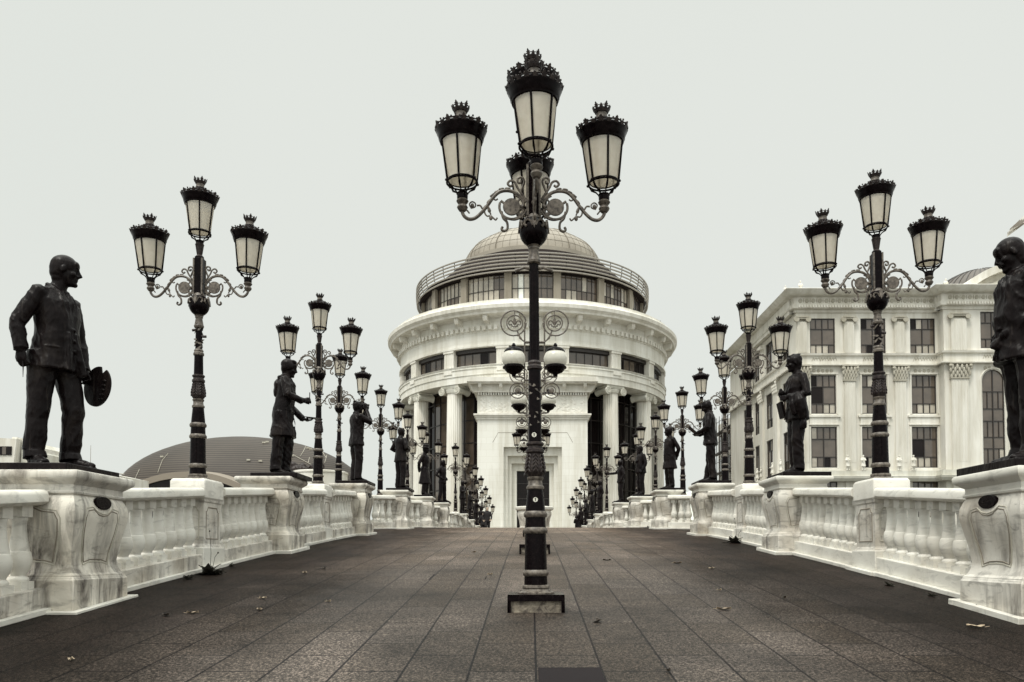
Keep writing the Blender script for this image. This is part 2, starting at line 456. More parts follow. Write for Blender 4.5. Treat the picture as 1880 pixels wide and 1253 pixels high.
# baluster from z=.235 (curb top) to .94 (under handrail)
BZ = .225
bal = MB().box(-.085, .085, -.085, .085, BZ - .03, BZ + .075)
bal.lathe([(.078, BZ + .07), (.084, BZ + .085), (.078, BZ + .105), (.06, BZ + .12), (.062, BZ + .135), (.088, BZ + .175), (.103, BZ + .23), (.104, BZ + .27), (.094, BZ + .325), (.090, BZ + .333), (.083, BZ + .338),
           (.073, BZ + .40), (.062, BZ + .47), (.055, BZ + .55), (.056, BZ + .60), (.064, BZ + .615), (.064, BZ + .63), (.058, BZ + .64)], 16)
bal.box(-.07, .07, -.07, .07, BZ + .636, BZ + .76)
ME_bal = bal.mesh('baluster', M_marble_clean, 40)
def rail_run(pts, side, label, dirty=False, spacing=.262):
    """balustrade along a polyline of (x, y) points; curb, fillet strip and handrail follow the slope of the deck"""
    t = thing('balustrade', label, 'balustrade', (pts[0][0], pts[0][1], deck(pts[0][1])), 0, 'balustrades along the bridge')
    ox, oy, oz = t.location
    def sweep(off0, off1, z0, z1, rnd_=0):
        mb = MB(); vs = []; fs = []
        # finer sampling
        P = []
        for i in range(len(pts) - 1):
            L = math.hypot(pts[i + 1][0] - pts[i][0], pts[i + 1][1] - pts[i][1]); n = max(1, int(L / 1.0))
            for k in range(n): P.append((pts[i][0] + (pts[i + 1][0] - pts[i][0]) * k / n, pts[i][1] + (pts[i + 1][1] - pts[i][1]) * k / n))
        P.append(pts[-1])
        for i, (x, y) in enumerate(P):
            a = P[max(i - 1, 0)]; b = P[min(i + 1, len(P) - 1)]
            dx, dy = b[0] - a[0], b[1] - a[1]; L = math.hypot(dx, dy); nx, ny = -dy / L * side, dx / L * side   # towards the outside
            nx, ny = (nx, ny)
            zz = deck(y) - oz
            if rnd_:
                r = rnd_
                sec = [(off0 + r, z0), (off0, z0 + r * .7), (off0, z1 - r), (off0 + r * .35, z1 - r * .35), (off0 + r, z1), (off1 - r, z1), (off1 - r * .35, z1 - r * .35), (off1, z1 - r), (off1, z0 + r * .7), (off1 - r, z0)]
            else: sec = [(off0, z0), (off0, z1), (off1, z1), (off1, z0)]
            for o_, z_ in sec: vs.append((x + nx * o_ - ox, y + ny * o_ - oy, zz + z_))
        m = len(vs) // len(P)
        for i in range(len(P) - 1):
            for k in range(m): fs.append((i * m + k, i * m + (k + 1) % m, i * m + m + (k + 1) % m, i * m + m + k))
        fs += [tuple(range(m - 1, -1, -1)), tuple(range((len(P) - 1) * m, len(P) * m))]
        return mb.add(vs, fs)
    obj('handrail', sweep(-.17, .17, .962, 1.10, .045), M_marble_clean, t, smooth=50)
    obj('curb', sweep(-.15, .15, .0, .225), M_marble_clean if not dirty else M_marble, t, bevel=.008)
    obj('base_strip', sweep(-.215, -.152, .0, .05), M_marble_clean, t, bevel=.006)
    for i in range(len(pts) - 1):
        (x0, y0), (x1, y1) = pts[i], pts[i + 1]
        L = math.hypot(x1 - x0, y1 - y0); n = max(1, int(round((L - .08) / spacing)))
        for k in range(n):
            q = (k + .5) / n; x = x0 + (x1 - x0) * q; y = y0 + (y1 - y0) * q
            o = link(bpy.data.objects.new('baluster', ME_bal)); o.parent = t
            o.location = (x - ox, y - oy, deck(y) - oz); o.rotation_euler = (0, 0, math.atan2(y1 - y0, x1 - x0) + rnd.uniform(-.03, .03))
    return t
def panel_frame(mb, u, zs, M, th=.014):
    """raised moulding frame with cut corners; u = half width, zs = (z0, z1); lies on plane y=0 facing -y"""
    z0, z1 = zs; c = u * .28
    pl = [(-u, z0), (u, z0), (u, z1 - c), (u - c * .45, z1 - c * .9), (u - c, z1), (-u + c, z1), (-u + c * .45, z1 - c * .9), (-u, z1 - c)]
    mb.tube([(x, 0, z) for x, z in pl], th, 6, M, closed=True)
# lamp pier
def slope(y): return .111 - .00236 * max(y, 0)
def make_pier():
    t = thing('lamp_pier', 'x', 'stone pier')
    b = MB().box(-.34, .34, -.36, .36, -.12, .28)
    obj('plinth', b, M_marble_clean, t, bevel=.01)
    b = square_lathe([(.325, .275), (.30, .31), (.285, .33), (.285, .88), (.30, .895), (.305, .93)])
    sh_ = obj('shaft', b, M_marble, t, smooth=25)
    for k in range(4):
        b = MB(); Mx = Matrix.Rotation(k * PI / 2, 4, 'Z') @ Matrix.Translation((0, -.286, 0))
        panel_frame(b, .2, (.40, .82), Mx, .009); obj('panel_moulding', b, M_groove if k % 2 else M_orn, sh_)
    b = square_lathe([(.30, .92), (.325, .95), (.325, 1.16), (.305, 1.19), (.28, 1.20)])
    obj('cap_block', b, M_marble_clean, t, bevel=.02)
    for ch in t.children: ch.scale = (.72, 1, 1)
    b = MB()
    for s in (-1, 1): b.box(-.30, .30, s * .435 - .035, s * .435 + .035, -.03, .045); b.box(s * .282 - .035, s * .282 + .035, -.40, .40, -.04, .045)
    obj('base_strip', b, M_marble_clean, t, bevel=.006)
    return t
# statue pedestal
def make_pedestal(dm):
    t = thing('statue_pedestal', 'x', 'pedestal')
    ax = .92
    prof = [(.455, .30), (.452, .315), (.425, .335), (.40, .39), (.392, .45), (.405, .56), (.435, .70), (.462, .82), (.472, .89), (.465, .95), (.442, 1.01), (.418, 1.05)]
    b = square_lathe(prof, Matrix.Diagonal((ax, 1, 1, 1)))
    def prof_r(z):
        for (r0, z0), (r1, z1) in zip(prof, prof[1:]):
            if z0 <= z <= z1: return r0 + (r1 - r0) * (z - z0) / (z1 - z0)
        return prof[-1][0]
    body = obj('body', b, dm, t, smooth=28)
    for k in range(4):
        b = MB(); sx = ax if k % 2 else 1.0
        pl = [(-.27, .93), (-.17, .945), (-.09, .90), (0, .885), (.09, .90), (.17, .945), (.27, .93), (.30, .86), (.285, .7), (.235, .5), (.215, .41), (.11, .435), (0, .44), (-.11, .435), (-.215, .41), (-.235, .5), (-.285, .7), (-.30, .86)] if k in (1, 3) else \
             [(-.27, .90), (-.15, .91), (-.07, .945), (0, .985), (.07, .945), (.15, .91), (.27, .90), (.30, .83), (.28, .68), (.23, .5), (.215, .41), (.11, .435), (0, .445), (-.11, .435), (-.215, .41), (-.23, .5), (-.28, .68), (-.30, .83)]
        Mx = Matrix.Rotation(k * PI / 2, 4, 'Z')
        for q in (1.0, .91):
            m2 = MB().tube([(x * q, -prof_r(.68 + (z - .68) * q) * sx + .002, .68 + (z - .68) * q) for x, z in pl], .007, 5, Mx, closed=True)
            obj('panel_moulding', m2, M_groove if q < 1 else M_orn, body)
    b = square_lathe([(.475, -.14), (.475, .275), (.462, .29), (.458, .306)], Matrix.Diagonal((ax, 1, 1, 1)))
    obj('plinth', b, dm, t, bevel=.01)
    b = square_lathe([(.418, 1.045), (.44, 1.055), (.445, 1.07), (.428, 1.085), (.428, 1.135), (.45, 1.148), (.47, 1.165), (.485, 1.175), (.502, 1.187), (.512, 1.205), (.514, 1.235), (.505, 1.255), (.49, 1.262)], Matrix.Diagonal((ax, 1, 1, 1)))
    obj('cap', b, M_marble if dm is M_marble_dirty else M_marble_clean, t, smooth=30)
    for s in (-1, 1):
        Mx = Matrix.Translation((s * (.458 * ax), 0, 0)) @ Matrix.Rotation(PI / 2, 4, 'Z') @ Matrix.Rotation(PI / 2, 4, 'X')
        if s > 0: pass
        pq = MB(); n = 28
        pts = []
        for i in range(n):
            a = 2 * PI * i / n; pts.append((.135 * math.copysign(abs(math.cos(a)) ** 1.0, math.cos(a)), .99 + .062 * math.sin(a)))
        pq.prism(pts, -.018, .018, Mx)
        pb = obj('plaque', pq, M_iron, t, bevel=.004)
    b = MB()
    for s in (-1, 1): b.box(-.475 * ax - .075, .475 * ax + .075, s * .51 - .038, s * .51 + .038, -.05, .05); b.box(s * (.475 * ax + .038) - .035, s * (.475 * ax + .038) + .035, -.472, .472, -.055, .05)
    obj('base_strip', b, M_marble_clean, t, bevel=.006)
    return t
ORD = ['first', 'second', 'third', 'fourth', 'fifth', 'sixth', 'seventh', 'eighth', 'ninth', 'tenth', 'eleventh', 'twelfth', 'thirteenth', 'fourteenth', 'fifteenth', 'sixteenth']
PX = 4.50
# distances along the bridge, (left, right)
SY = [(7.5, 7.03), (13.7, 13.45), (19.9, 19.7), (26.4, 26.2), (32.8, 32.6), (39.1, 39.0), (50.6, 50.6), (56.8, 56.8), (63.1, 63.1), (69.3, 69.3), (75.5, 75.5)]
LY = [(10.75, 10.25, 4.55), (17.0, 16.6, 4.6), (23.1, 22.9, 5.65), (29.5, 29.3, 5.65), (36.0, 35.8, 5.65), (42.1, 42.0, 5.65), (47.5, 47.4, 4.55), (53.7, 53.7, 4.5), (60.0, 60.0, 4.5), (66.2, 66.2, 4.5), (72.4, 72.4, 4.5), (78.6, 78.6, 4.5)]
pier0 = make_pier(); used_pier = False
ped_d = make_pedestal(M_marble_dirty); ped_c = make_pedestal(M_marble); used_ped = {}
for k, side in ((0, -1), (1, 1)):
    sn = 'left' if side < 0 else 'right'
    for i, e in enumerate(LY):
        y = e[k]; x = side * e[2]
        lab = 'white marble lamp pier, %s from the front on the %s parapet' % (ORD[i], sn)
        o = pier0 if not used_pier else dup(pier0, (0, 0, 0)); used_pier = True
        o.location = (x, y, deck(y)); tag(o, lab, 'stone pier', 'marble piers under the parapet lamps')
        for ch in o.children:
            if ch.name.startswith('base_strip'): ch.rotation_euler = (math.atan(slope(y)), 0, 0)
    for i, e in enumerate(SY):
        y = e[k]; src = ped_d if (k == 0 and i < 3) else ped_c
        o = src if not used_ped.get(src.name) else dup(src, (0, 0, 0)); used_ped[src.name] = 1
        dirt = 'soot stained ' if src is ped_d else 'clean '
        o.location = (side * PX, y, deck(y) - (.028 if i == 0 and k == 0 else 0)); tag(o, '%swaisted marble pedestal under the %s statue from the front on the %s' % (dirt, ORD[i], sn), 'pedestal', 'marble pedestals under the statues')
        for ch in o.children:
            if ch.name.startswith('base_strip'): ch.rotation_euler = (math.atan(slope(y)), 0, 0)
    # balustrade runs
    X0 = side * 4.47
    def run(pts, lab): rail_run(pts, 1 if side < 0 else -1, lab, dirty=(side < 0))
    S = [e[k] for e in SY]; L = [e[k] for e in LY]
    run([(X0, 1.2), (X0, S[0] - .47)], 'white marble balustrade running out of the picture in front of the nearest %s statue' % sn)
    run([(X0, S[0] + .47), (X0, L[0] - .35)], 'white marble balustrade between the nearest %s statue and the first %s lamp pier' % (sn, sn))
    run([(X0, L[0] + .35), (X0, S[1] - .47)], 'white marble balustrade between the first %s lamp pier and the second %s statue' % (sn, sn))
    run([(X0, S[1] + .47), (X0, L[1] - .35)], 'white marble balustrade between the second %s statue and the second %s lamp pier' % (sn, sn))
    run([(X0, L[1] + .35), (X0, S[2] - .47)], 'white marble balustrade between the second %s lamp pier and the third %s statue' % (sn, sn))
    XW = side * 5.6
    for q in range(2, 6):
        a = S[q] + .47; m = L[q]; b = (S[q + 1] - .47) if q < 5 else 45.9
        run([(side * 4.55, a), (side * 5.35, a + .75), (XW, a + 1.5), (XW, m - .35)], 'curving marble balustrade of the %s lookout bay before its lamp pier on the %s' % (ORD[q - 2], sn))
        run([(XW, m + .35), (XW, b - 1.5), (side * 5.35, b - .75), (side * 4.55, b)], 'curving marble balustrade of the %s lookout bay beyond its lamp pier on the %s' % (ORD[q - 2], sn))
    run([(X0, 46.0), (X0, L[6] - .35)], 'short white balustrade just before the seventh %s lamp pier' % sn)
    seqy = []
    for q in range(6, 11):
        seqy += [(L[q] + .35, S[q] - .47, 'before the %s %s statue' % (ORD[q], sn)), (S[q] + .47, L[q + 1] - .35, 'after the %s %s statue' % (ORD[q], sn))]
    for a, b, lab in seqy: run([(X0, a), (X0, b)], 'far stretch of white marble balustrade just %s' % lab)
    run([(X0, L[11] + .35), (X0, 87.5)], 'last white balustrade at the far end of the bridge on the %s' % sn)

# ---------------- street lamps ----------------
def leaf_poly(h, wd):
    return [(-.22 * wd, 0), (-.5 * wd, h * .18), (-.3 * wd, h * .38), (-.55 * wd, h * .55), (-.2 * wd, h * .66), (-.22 * wd, h * .8), (0, h), (.22 * wd, h * .8), (.2 * wd, h * .66), (.55 * wd, h * .55), (.3 * wd, h * .38), (.5 * wd, h * .18), (.22 * wd, 0)]
def crown_ring(mb, r, z, n, h, wd, tilt=.25, th=.012):
    for i in range(n):
        a = 2 * PI * i / n
        hh = h if i % 2 == 0 else h * .62
        Mx = Matrix.Rotation(a, 4, 'Z') @ Matrix.Translation((r, 0, z)) @ Matrix.Rotation(tilt, 4, 'Y') @ Matrix.Rotation(PI / 2, 4, 'Z') @ Matrix.Rotation(PI / 2, 4, 'X')
        mb.prism(leaf_poly(hh, wd), -th / 2, th / 2, Mx)
def circ(r, z, n=24): return [(r * math.cos(2 * PI * i / n), r * math.sin(2 * PI * i / n), z) for i in range(n)]
# lantern: origin at the collar under the basket; glass ring .13 above
ZR = .135
lf = MB()
lf.tube(circ(.143, ZR), .010, 6, closed=True)
lf.tube(circ(.134, ZR + .02), .006, 6, closed=True)
for i in range(6):
    a = 2 * PI * (i + .5) / 6
    c, s_ = math.cos(a), math.sin(a)
    lf.tube([(.143 * c, .143 * s_, ZR), (.19 * c, .19 * s_, ZR + .39)], .0105, 6)
    lf.tube([(.14 * c, .14 * s_, ZR), (.115 * c, .115 * s_, ZR - .045), (.075 * c, .075 * s_, ZR - .07), (.05 * c, .05 * s_, ZR - .10), (.042 * c, .042 * s_, 0)], [.008, .011, .007, .006, .007], 6)
    lf.ball((.155 * c, .155 * s_, ZR + .005), .013, n=6, m=4)
lf.lathe([(.05, -.02), (.052, 0), (.05, .02), (.058, .03), (.05, .04)], 14)
ME_lf = None
lroof = MB().lathe([(.186, ZR + .375), (.200, ZR + .38), (.205, ZR + .40), (.212, ZR + .41), (.216, ZR + .44), (.232, ZR + .47), (.236, ZR + .49), (.222, ZR + .50), (.19, ZR + .53), (.13, ZR + .575), (.085, ZR + .595), (.068, ZR + .60), (.064, ZR + .615)], 30)
lcone = MB().lathe([(.05, ZR + .26), (.055, ZR + .26), (.11, ZR + .29), (.165, ZR + .378), (.16, ZR + .385)], 20)  # dark cone added inside to shade the top of the glass
lcrown = MB(); crown_ring(lcrown, .226, ZR + .478, 20, .062, .054, .42)
crown_ring(lcrown, .205, ZR + .49, 22, .035, .06, -.6)
lcrown.tube(circ(.238, ZR + .505, 30), .006, 5, closed=True)
for i in range(36):
    a = 2 * PI * i / 36; lcrown.ball((.236 * math.cos(a), .236 * math.sin(a), ZR + .515 + .012 * (i % 2)), .011, n=5, m=3)
lneck = MB().lathe([(.064, ZR + .60), (.056, ZR + .612), (.052, ZR + .66), (.056, ZR + .67)], 16)
lfin = MB().lathe([(.053, ZR + .665), (.062, ZR + .67), (.072, ZR + .69), (.074, ZR + .70), (.05, ZR + .70)], 18)
crown_ring(lfin, .073, ZR + .697, 10, .056, .036, .30, .008)
lfin.tube(circ(.079, ZR + .716, 20), .004, 5, closed=True)
def glass_shell():
    mb = MB(); n = 30; vs = []; fs = []
    pr = [(.134, ZR + .012), (.186, ZR + .385), (.183, ZR + .385), (.131, ZR + .012)]
    for r, z in pr:
        for i in range(n): a = 2 * PI * i / n; vs.append((r * math.cos(a), r * math.sin(a), z))
    for j in range(4):
        for i in range(n): fs.append((j * n + i, j * n + (i + 1) % n, ((j + 1) % 4) * n + (i + 1) % n, ((j + 1) % 4) * n + i))
    return mb.add(vs, fs)
ME_lf = lf.mesh('lantern_frame', M_iron, 40); ME_lroof = lroof.mesh('lantern_roof', M_iron, 30); ME_lcrown = lcrown.mesh('leaf_crown', M_cast, 0)
ME_lcone = lcone.mesh('shading_cone', M_iron, 30); ME_lneck = lneck.mesh('lantern_neck', M_gilt, 30); ME_lfin = lfin.mesh('finial_crown', M_cast, 0); ME_lglass = glass_shell().mesh('lantern_glass', M_frost, 40)
def lantern(parent, loc, rz, tilt=(0, 0)):
    o = obj('lantern', ME_lf, None, parent, loc); o.rotation_euler = (tilt[0], tilt[1], rz)
    for nm, me in (('lantern_glass', ME_lglass), ('shading_cone', ME_lcone), ('lantern_roof', ME_lroof), ('leaf_crown', ME_lcrown), ('lantern_neck', ME_lneck), ('finial_crown', ME_lfin)):
        obj(nm, me, None, o)
    return o
def spiral(cx, cz, r0, r1, a0, turns, n=14):
    return [(cx + (r0 + (r1 - r0) * i / n) * math.cos(a0 + turns * 2 * PI * i / n), 0, cz + (r0 + (r1 - r0) * i / n) * math.sin(a0 + turns * 2 * PI * i / n)) for i in range(n + 1)]
def bez(p, n=10):
    """Catmull-Rom through points (x,z)"""
    out = []; p = [p[0]] + p + [p[-1]]
    for i in range(1, len(p) - 2):
        for k in range(n):
            t = k / n; a, b, c, d = p[i - 1], p[i], p[i + 1], p[i + 2]
            out.append(tuple(.5 * ((2 * b[j]) + (-a[j] + c[j]) * t + (2 * a[j] - 5 * b[j] + 4 * c[j] - d[j]) * t * t + (-a[j] + 3 * b[j] - 3 * c[j] + d[j]) * t ** 3) for j in (0, 1)))
    out.append(p[-2]); return [(x, 0, z) for x, z in out]
# scroll arm in the x-z plane, x outward from the pole axis, z from the centre of the ball below it
arm = MB()
arm.tube(bez([(.665, .215), (.665, .175), (.64, .135), (.60, .115), (.55, .125), (.50, .165), (.44, .235), (.38, .32), (.32, .375), (.25, .39), (.18, .375), (.12, .33), (.075, .28)], 6), .0165, 7)
arm.tube(bez([(.43, .25), (.415, .20), (.40, .16)], 5), [.012] * 4 + [.017] * 3 + [.008] * 4, 6)
arm.ball((.40, .135), .02) if False else arm.ball((.40, 0, .130), (.018, .012, .026), n=8, m=5)
for p in ([(.46, .21), (.455, .17), (.435, .145), (.41, .15)], [(.34, .13), (.355, .11), (.38, .13), (.40, .15)], [(.405, .34), (.36, .30), (.335, .31)]):
    arm.tube(bez(p, 4), .008, 5)
arm.tube(spiral(.205, .235, .115, .115, 1.9, .78, 24) + [(.10, 0, .13)], .012, 6)           # the big C round the disc
arm.tube(bez([(.30, .19), (.285, .13), (.25, .09), (.245, .03), (.275, .005), (.30, .02), (.29, .045)], 5), .013, 6)
arm.tube(bez([(.07, .20), (.11, .145), (.18, .115), (.27, .13)], 5), .012, 6)
arm.tube(bez([(.075, .29), (.125, .31), (.15, .27), (.13, .245), (.10, .25)], 5), .010, 6)
arm.tube(bez([(.075, .17), (.125, .165), (.14, .20), (.115, .215), (.09, .20)], 5), .010, 6)
arm.ball((.10, 0, .235), .024, n=8, m=5)
arm.tube(bez([(.075, .31), (.11, .36), (.15, .42), (.175, .47), (.215, .485), (.24, .455), (.215, .43), (.195, .445)], 5), .0115, 6)
arm.tube(bez([(.12, .38), (.10, .43), (.085, .48), (.11, .515), (.145, .505), (.145, .47), (.12, .465), (.115, .485)], 5), .0115, 6)
arm.tube(bez([(.58, .215), (.60, .255), (.575, .28), (.545, .265), (.545, .235), (.575, .22)], 5), .007, 5)
arm.ball((.572, 0, .245), (.018, .012, .022), n=8, m=5)
arm.tube(bez([(.53, .245), (.50, .245), (.48, .215)], 4), .009, 5)
arm.tube(bez([(.665, .215), (.63, .205), (.60, .17)], 4), .008, 5)
for x, z, a in ((.385, .345, .8), (.345, .378, .5), (.46, .225, 1.0), (.42, .285, .9), (.30, .405, .2), (.24, .41, -.1)):
    arm.ball((x, 0, z), (.03, .012, .012), Matrix.Rotation(a, 4, 'Y'), n=7, m=4)
arm.lathe([(.03, .19), (.042, .205), (.052, .225), (.042, .245), (.034, .255), (.05, .27), (.058, .285), (.048, .30), (.036, .31), (.046, .325), (.05, .345)], 14, (.665, 0, 0))
ME_arm = arm.mesh('scroll_arm', M_gilt, 40)
disc = MB().lathe([(.079, -.012), (.083, 0), (.079, .012), (.04, .014)], 24, M=Matrix.Translation((.205, 0, .235)) @ Matrix.Rotation(PI / 2, 4, 'X'))
ME_disc = disc.mesh('arm_disc', M_gilt, 40)
# fleur-de-lis relief for the ball
def fleur(mb, M):
    mb.prism([(0, .085), (-.022, .05), (-.016, .0), (0, -.05), (.016, 0), (.022, .05)], -.01, .012, M)
    for s in (-1, 1):
        pts = [(s * .012, -.02), (s * .03, .02), (s * .055, .04), (s * .083, .03), (s * .09, -.005), (s * .07, -.025)]
        mb.tube([(x, z, -.02 * (abs(x) / .09) ** 2) for x, z in pts], .011, 5, M)
def make_lamp(name, extra, arms, hooks):
    """pole origin at the foot; extra = added shaft length"""
    t = thing(name, 'x', 'street lamp')
    BC = 2.33 + extra                                                  # centre of the ball
    iron = MB(); gilt = MB(); cast = MB()
    for i in range(8):
        a = 2 * PI * i / 8 + .2; gilt.ball((.142 * math.cos(a), .142 * math.sin(a), .022), .014, n=6, m=4)
    obj('base_flange', MB().lathe([(.17, 0), (.17, .012), (.155, .02), (.13, .03), (.12, .045), (.128, .055), (.124, .075), (.115, .08)], 28).add(gilt.v, gilt.f), M_gilt, t)
    iron.lathe([(.108, .07), (.104, .2), (.097, .57), (.092, .73), (.088, .80), (.078, .90), (.072, .965), (.07, .97)], 28)
    def ring(mb, z, r): mb.lathe([(r - .014, z - .03), (r - .004, z - .022), (r, z - .006), (r, z + .006), (r - .010, z + .022), (r - .014, z + .028)], 28)
    for z, r in ((.19, .121), (.58, .113), (.73, .110)):
        m2 = MB(); ring(m2, z, r); obj('ring', m2, M_gilt, t)
    m2 = MB().lathe([(.07, .955), (.082, .965), (.082, .985), (.068, 1.0), (.064, 1.04), (.074, 1.055), (.076, 1.07), (.06, 1.08)], 24); obj('ring', m2, M_gilt, t)
    bulb = MB().lathe([(.055, 1.07), (.082, 1.10), (.092, 1.14), (.088, 1.19), (.074, 1.25), (.068, 1.29), (.072, 1.30)], 24)
    for i in range(8):
        a = 2 * PI * i / 8
        for q, zz in enumerate((1.27, 1.235, 1.20, 1.165, 1.13)):
            rr = (.074, .080, .087, .092, .091)[q]
            for s in (-1, 1):
                bulb.ball((rr * math.cos(a + s * .16), rr * math.sin(a + s * .16), zz), (.010, .007, .024), Matrix.Rotation(a, 4, 'Z') @ Matrix.Rotation(s * .55, 4, 'X'), n=6, m=4)
    obj('acorn_knop', bulb, M_cast, t)
    m2 = MB().lathe([(.07, 1.29), (.084, 1.305), (.084, 1.33), (.07, 1.34), (.068, 1.36), (.082, 1.375), (.082, 1.39), (.064, 1.40)], 24); obj('ring', m2, M_cast, t)
    zt = BC - .30
    z1 = 1.39 + (.72 if extra else .30)
    iron.lathe([(.062, 1.38), (.056, z1)], 24)
    iron.lathe([(.048, z1), (.044, zt)], 32, flute=10, fr=.16)
    m2 = MB().lathe([(.054, z1 - .04), (.07, z1 - .03), (.07, z1 - .005), (.058, z1 + .01), (.062, z1 + .03), (.05, z1 + .05)], 24); obj('ring', m2, M_cast if extra else M_gilt, t)
    obj('pole', iron, M_iron, t)
    rb = MB()
    for zc, n in ((1.62, 5), (1.86, 5)) if extra else ((1.80, 5), (2.0, 4)):
        for i in range(n):
            a = 2 * PI * i / n + zc * 5; r_ = .056 if extra else .05
            for s in (-1, 1):
                Mx = Matrix.Rotation(a + s * .3, 4, 'Z') @ Matrix.Translation((r_, 0, zc + s * .035 + .03 * math.sin(i * 2.1))) @ Matrix.Rotation(s * 1.0 + .3, 4, 'X') @ Matrix.Rotation(PI / 2, 4, 'Z') @ Matrix.Rotation(PI / 2 - .35, 4, 'X')
                rb.prism([(-.014, 0), (0, -.02), (.014, 0), (.008, .055), (0, .075), (-.008, .055)], -.004, .004, Mx)
    obj('leaf_wreath', rb, M_gilt, t, smooth=0)
    obj('neck', MB().lathe([(.046, zt - .01), (.062, zt), (.066, zt + .02), (.058, zt + .035), (.056, zt + .05), (.045, zt + .11), (.046, zt + .125), (.053, zt + .135), (.05, zt + .15), (.056, zt + .165), (.046, zt + .175)], 24), M_gilt, t)
    hk = MB()
    for s in (-1, 1):
        hk.tube([(s * .04, 0, zt - .05), (s * .09, 0, zt - .04), (s * .13, 0, zt - .055), (s * .175, 0, zt - .07)], [.015, .016, .012, .02], 8)
        if not hooks: break
    if hooks: obj('hook', hk, M_gilt, t)
    else:
        hk = MB(); hk.tube([(-.09, 0, zt - .035), (-.05, 0, zt - .03), (0, 0, zt - .02)], .018, 8); hk.tube([(0, 0, zt - .11), (.06, 0, zt - .12), (.10, 0, zt - .12)], .018, 8); obj('hook', hk, M_cast, t)
    bl = MB(); bl.ball((0, 0, BC), (.135, .135, .145), n=28, m=16)
    obj('ball', bl, M_iron, t)
    fl = MB()
    for k in range(4):
        Mx = Matrix.Rotation(k * PI / 2, 4, 'Z') @ Matrix.Translation((0, -.131, BC + .03)) @ Matrix.Rotation(PI / 2 - .12, 4, 'X')
        fleur(fl, Mx)
    obj('ball_relief', fl, M_gilt, t, smooth=30)
    obj('ball_cup', MB().lathe([(.05, BC - .15), (.06, BC - .14), (.05, BC - .125)], 20).lathe([(.09, BC + .11), (.075, BC + .135), (.065, BC + .15)], 20), M_gilt, t)
    sq = MB()
    for k in range(4):
        sq.box(-.043, .043, .047, .060, BC + .13, BC + .62, Matrix.Rotation(k * PI / 2, 4, 'Z'))
    sq.box(-.048, .048, -.048, .048, BC + .12, BC + .64)
    obj('fluted_shaft', sq, M_iron, t, bevel=.003)
    ed = MB()
    for k in range(4): ed.box(.046, .066, .046, .066, BC + .13, BC + .615, Matrix.Rotation(k * PI / 2, 4, 'Z'))
    obj('shaft_edge', ed, M_gilt, t)
    obj('vase', MB().lathe([(.05, BC + .63), (.058, BC + .645), (.045, BC + .66), (.034, BC + .67), (.04, BC + .70), (.052, BC + .78), (.056, BC + .80), (.06, BC + .81), (.05, BC + .825), (.045, BC + .845)], 16), M_cast, t)
    for k in arms:
        o = obj('scroll_arm', ME_arm, None, t, (0, 0, BC)); o.rotation_euler = (0, 0, k)
        obj('arm_disc', ME_disc, None, o)
        lantern(t, (.665 * math.cos(k), .665 * math.sin(k), BC + .325), .15 + k * .9, (R(rnd.uniform(-1.2, 1.2)), R(rnd.uniform(-1.5, 1.5))))
    lantern(t, (0, 0, BC + .825), .35)
    return t
lampA = make_lamp('street_lamp', 0, (0, PI), False)
lampC = make_lamp('street_lamp', 1.05, (0, PI, -PI / 2, PI / 2), True)
first = True
for k, side in ((0, -1), (1, 1)):
    sn = 'left' if side < 0 else 'right'
    for i, e in enumerate(LY):
        y = e[k]; x = side * e[2]
        o = lampA if first else dup(lampA, (0, 0, 0)); first = False
        where = {0: 'nearest on the %s parapet'}.get(i, '%s from the front on the %%s parapet' % ORD[i]) % sn
        o.location = (x, y, deck(y) + 1.198); o.rotation_euler = (R(rnd.uniform(-.35, .35)), R(rnd.uniform(-.4, .4)), R(rnd.uniform(-4, 4)))
        o.scale = (1, 1, (1.035, 1.012)[k])
        tag(o, 'black iron street lamp with three crowned lanterns, ' + where, 'street lamp', 'three lantern lamps along the parapets')
# slab under the lamps of the middle row
def make_slab():
    t = thing('lamp_footing', 'x', 'footing')
    obj('stone_core', MB().box(-.235, .235, -.235, .235, -.06, .165), mat('broken_concrete', (.2, .17, .13), .9, build=lambda tt, p: (tt.links.new(ramp(tt, noi(tt, pos(tt), 9, 6, .7, .5), [(.36, (.05, .04, .034)), (.5, (.17, .145, .115)), (.7, (.30, .26, .2))]), p.inputs['Base Color']), bump(tt, p, noi(tt, pos(tt), 20, 6), .8, .03))), t, bevel=.01)
    f = MB()
    for k in range(4):
        Mx = Matrix.Rotation(k * PI / 2, 4, 'Z')
        f.box(-.255, .255, -.255, -.236, .125, .17, Mx); f.box(-.2555, -.225, -.2555, -.238, -.06, .124, Mx); f.box(.225, .2555, -.2555, -.238, -.06, .124, Mx)
    f.box(-.254, .254, -.254, .254, .166, .182)
    obj('metal_edge', f, M_iron, t)
    return t
slab0 = make_slab(); slab0.location = (.045, 7.3, deck(7.3) - .045); tag(slab0, 'square footing with black metal edge and broken concrete core under the big front lamp', 'footing', 'square footings of the middle row')
lampC.location = (.045, 7.3, deck(7.3) + .137); lampC.rotation_euler = (0, R(-.35), R(2))
tag(lampC, 'tall black iron street lamp with five crowned lanterns in the middle of the deck', 'street lamp', 'five lantern lamps of the middle row')
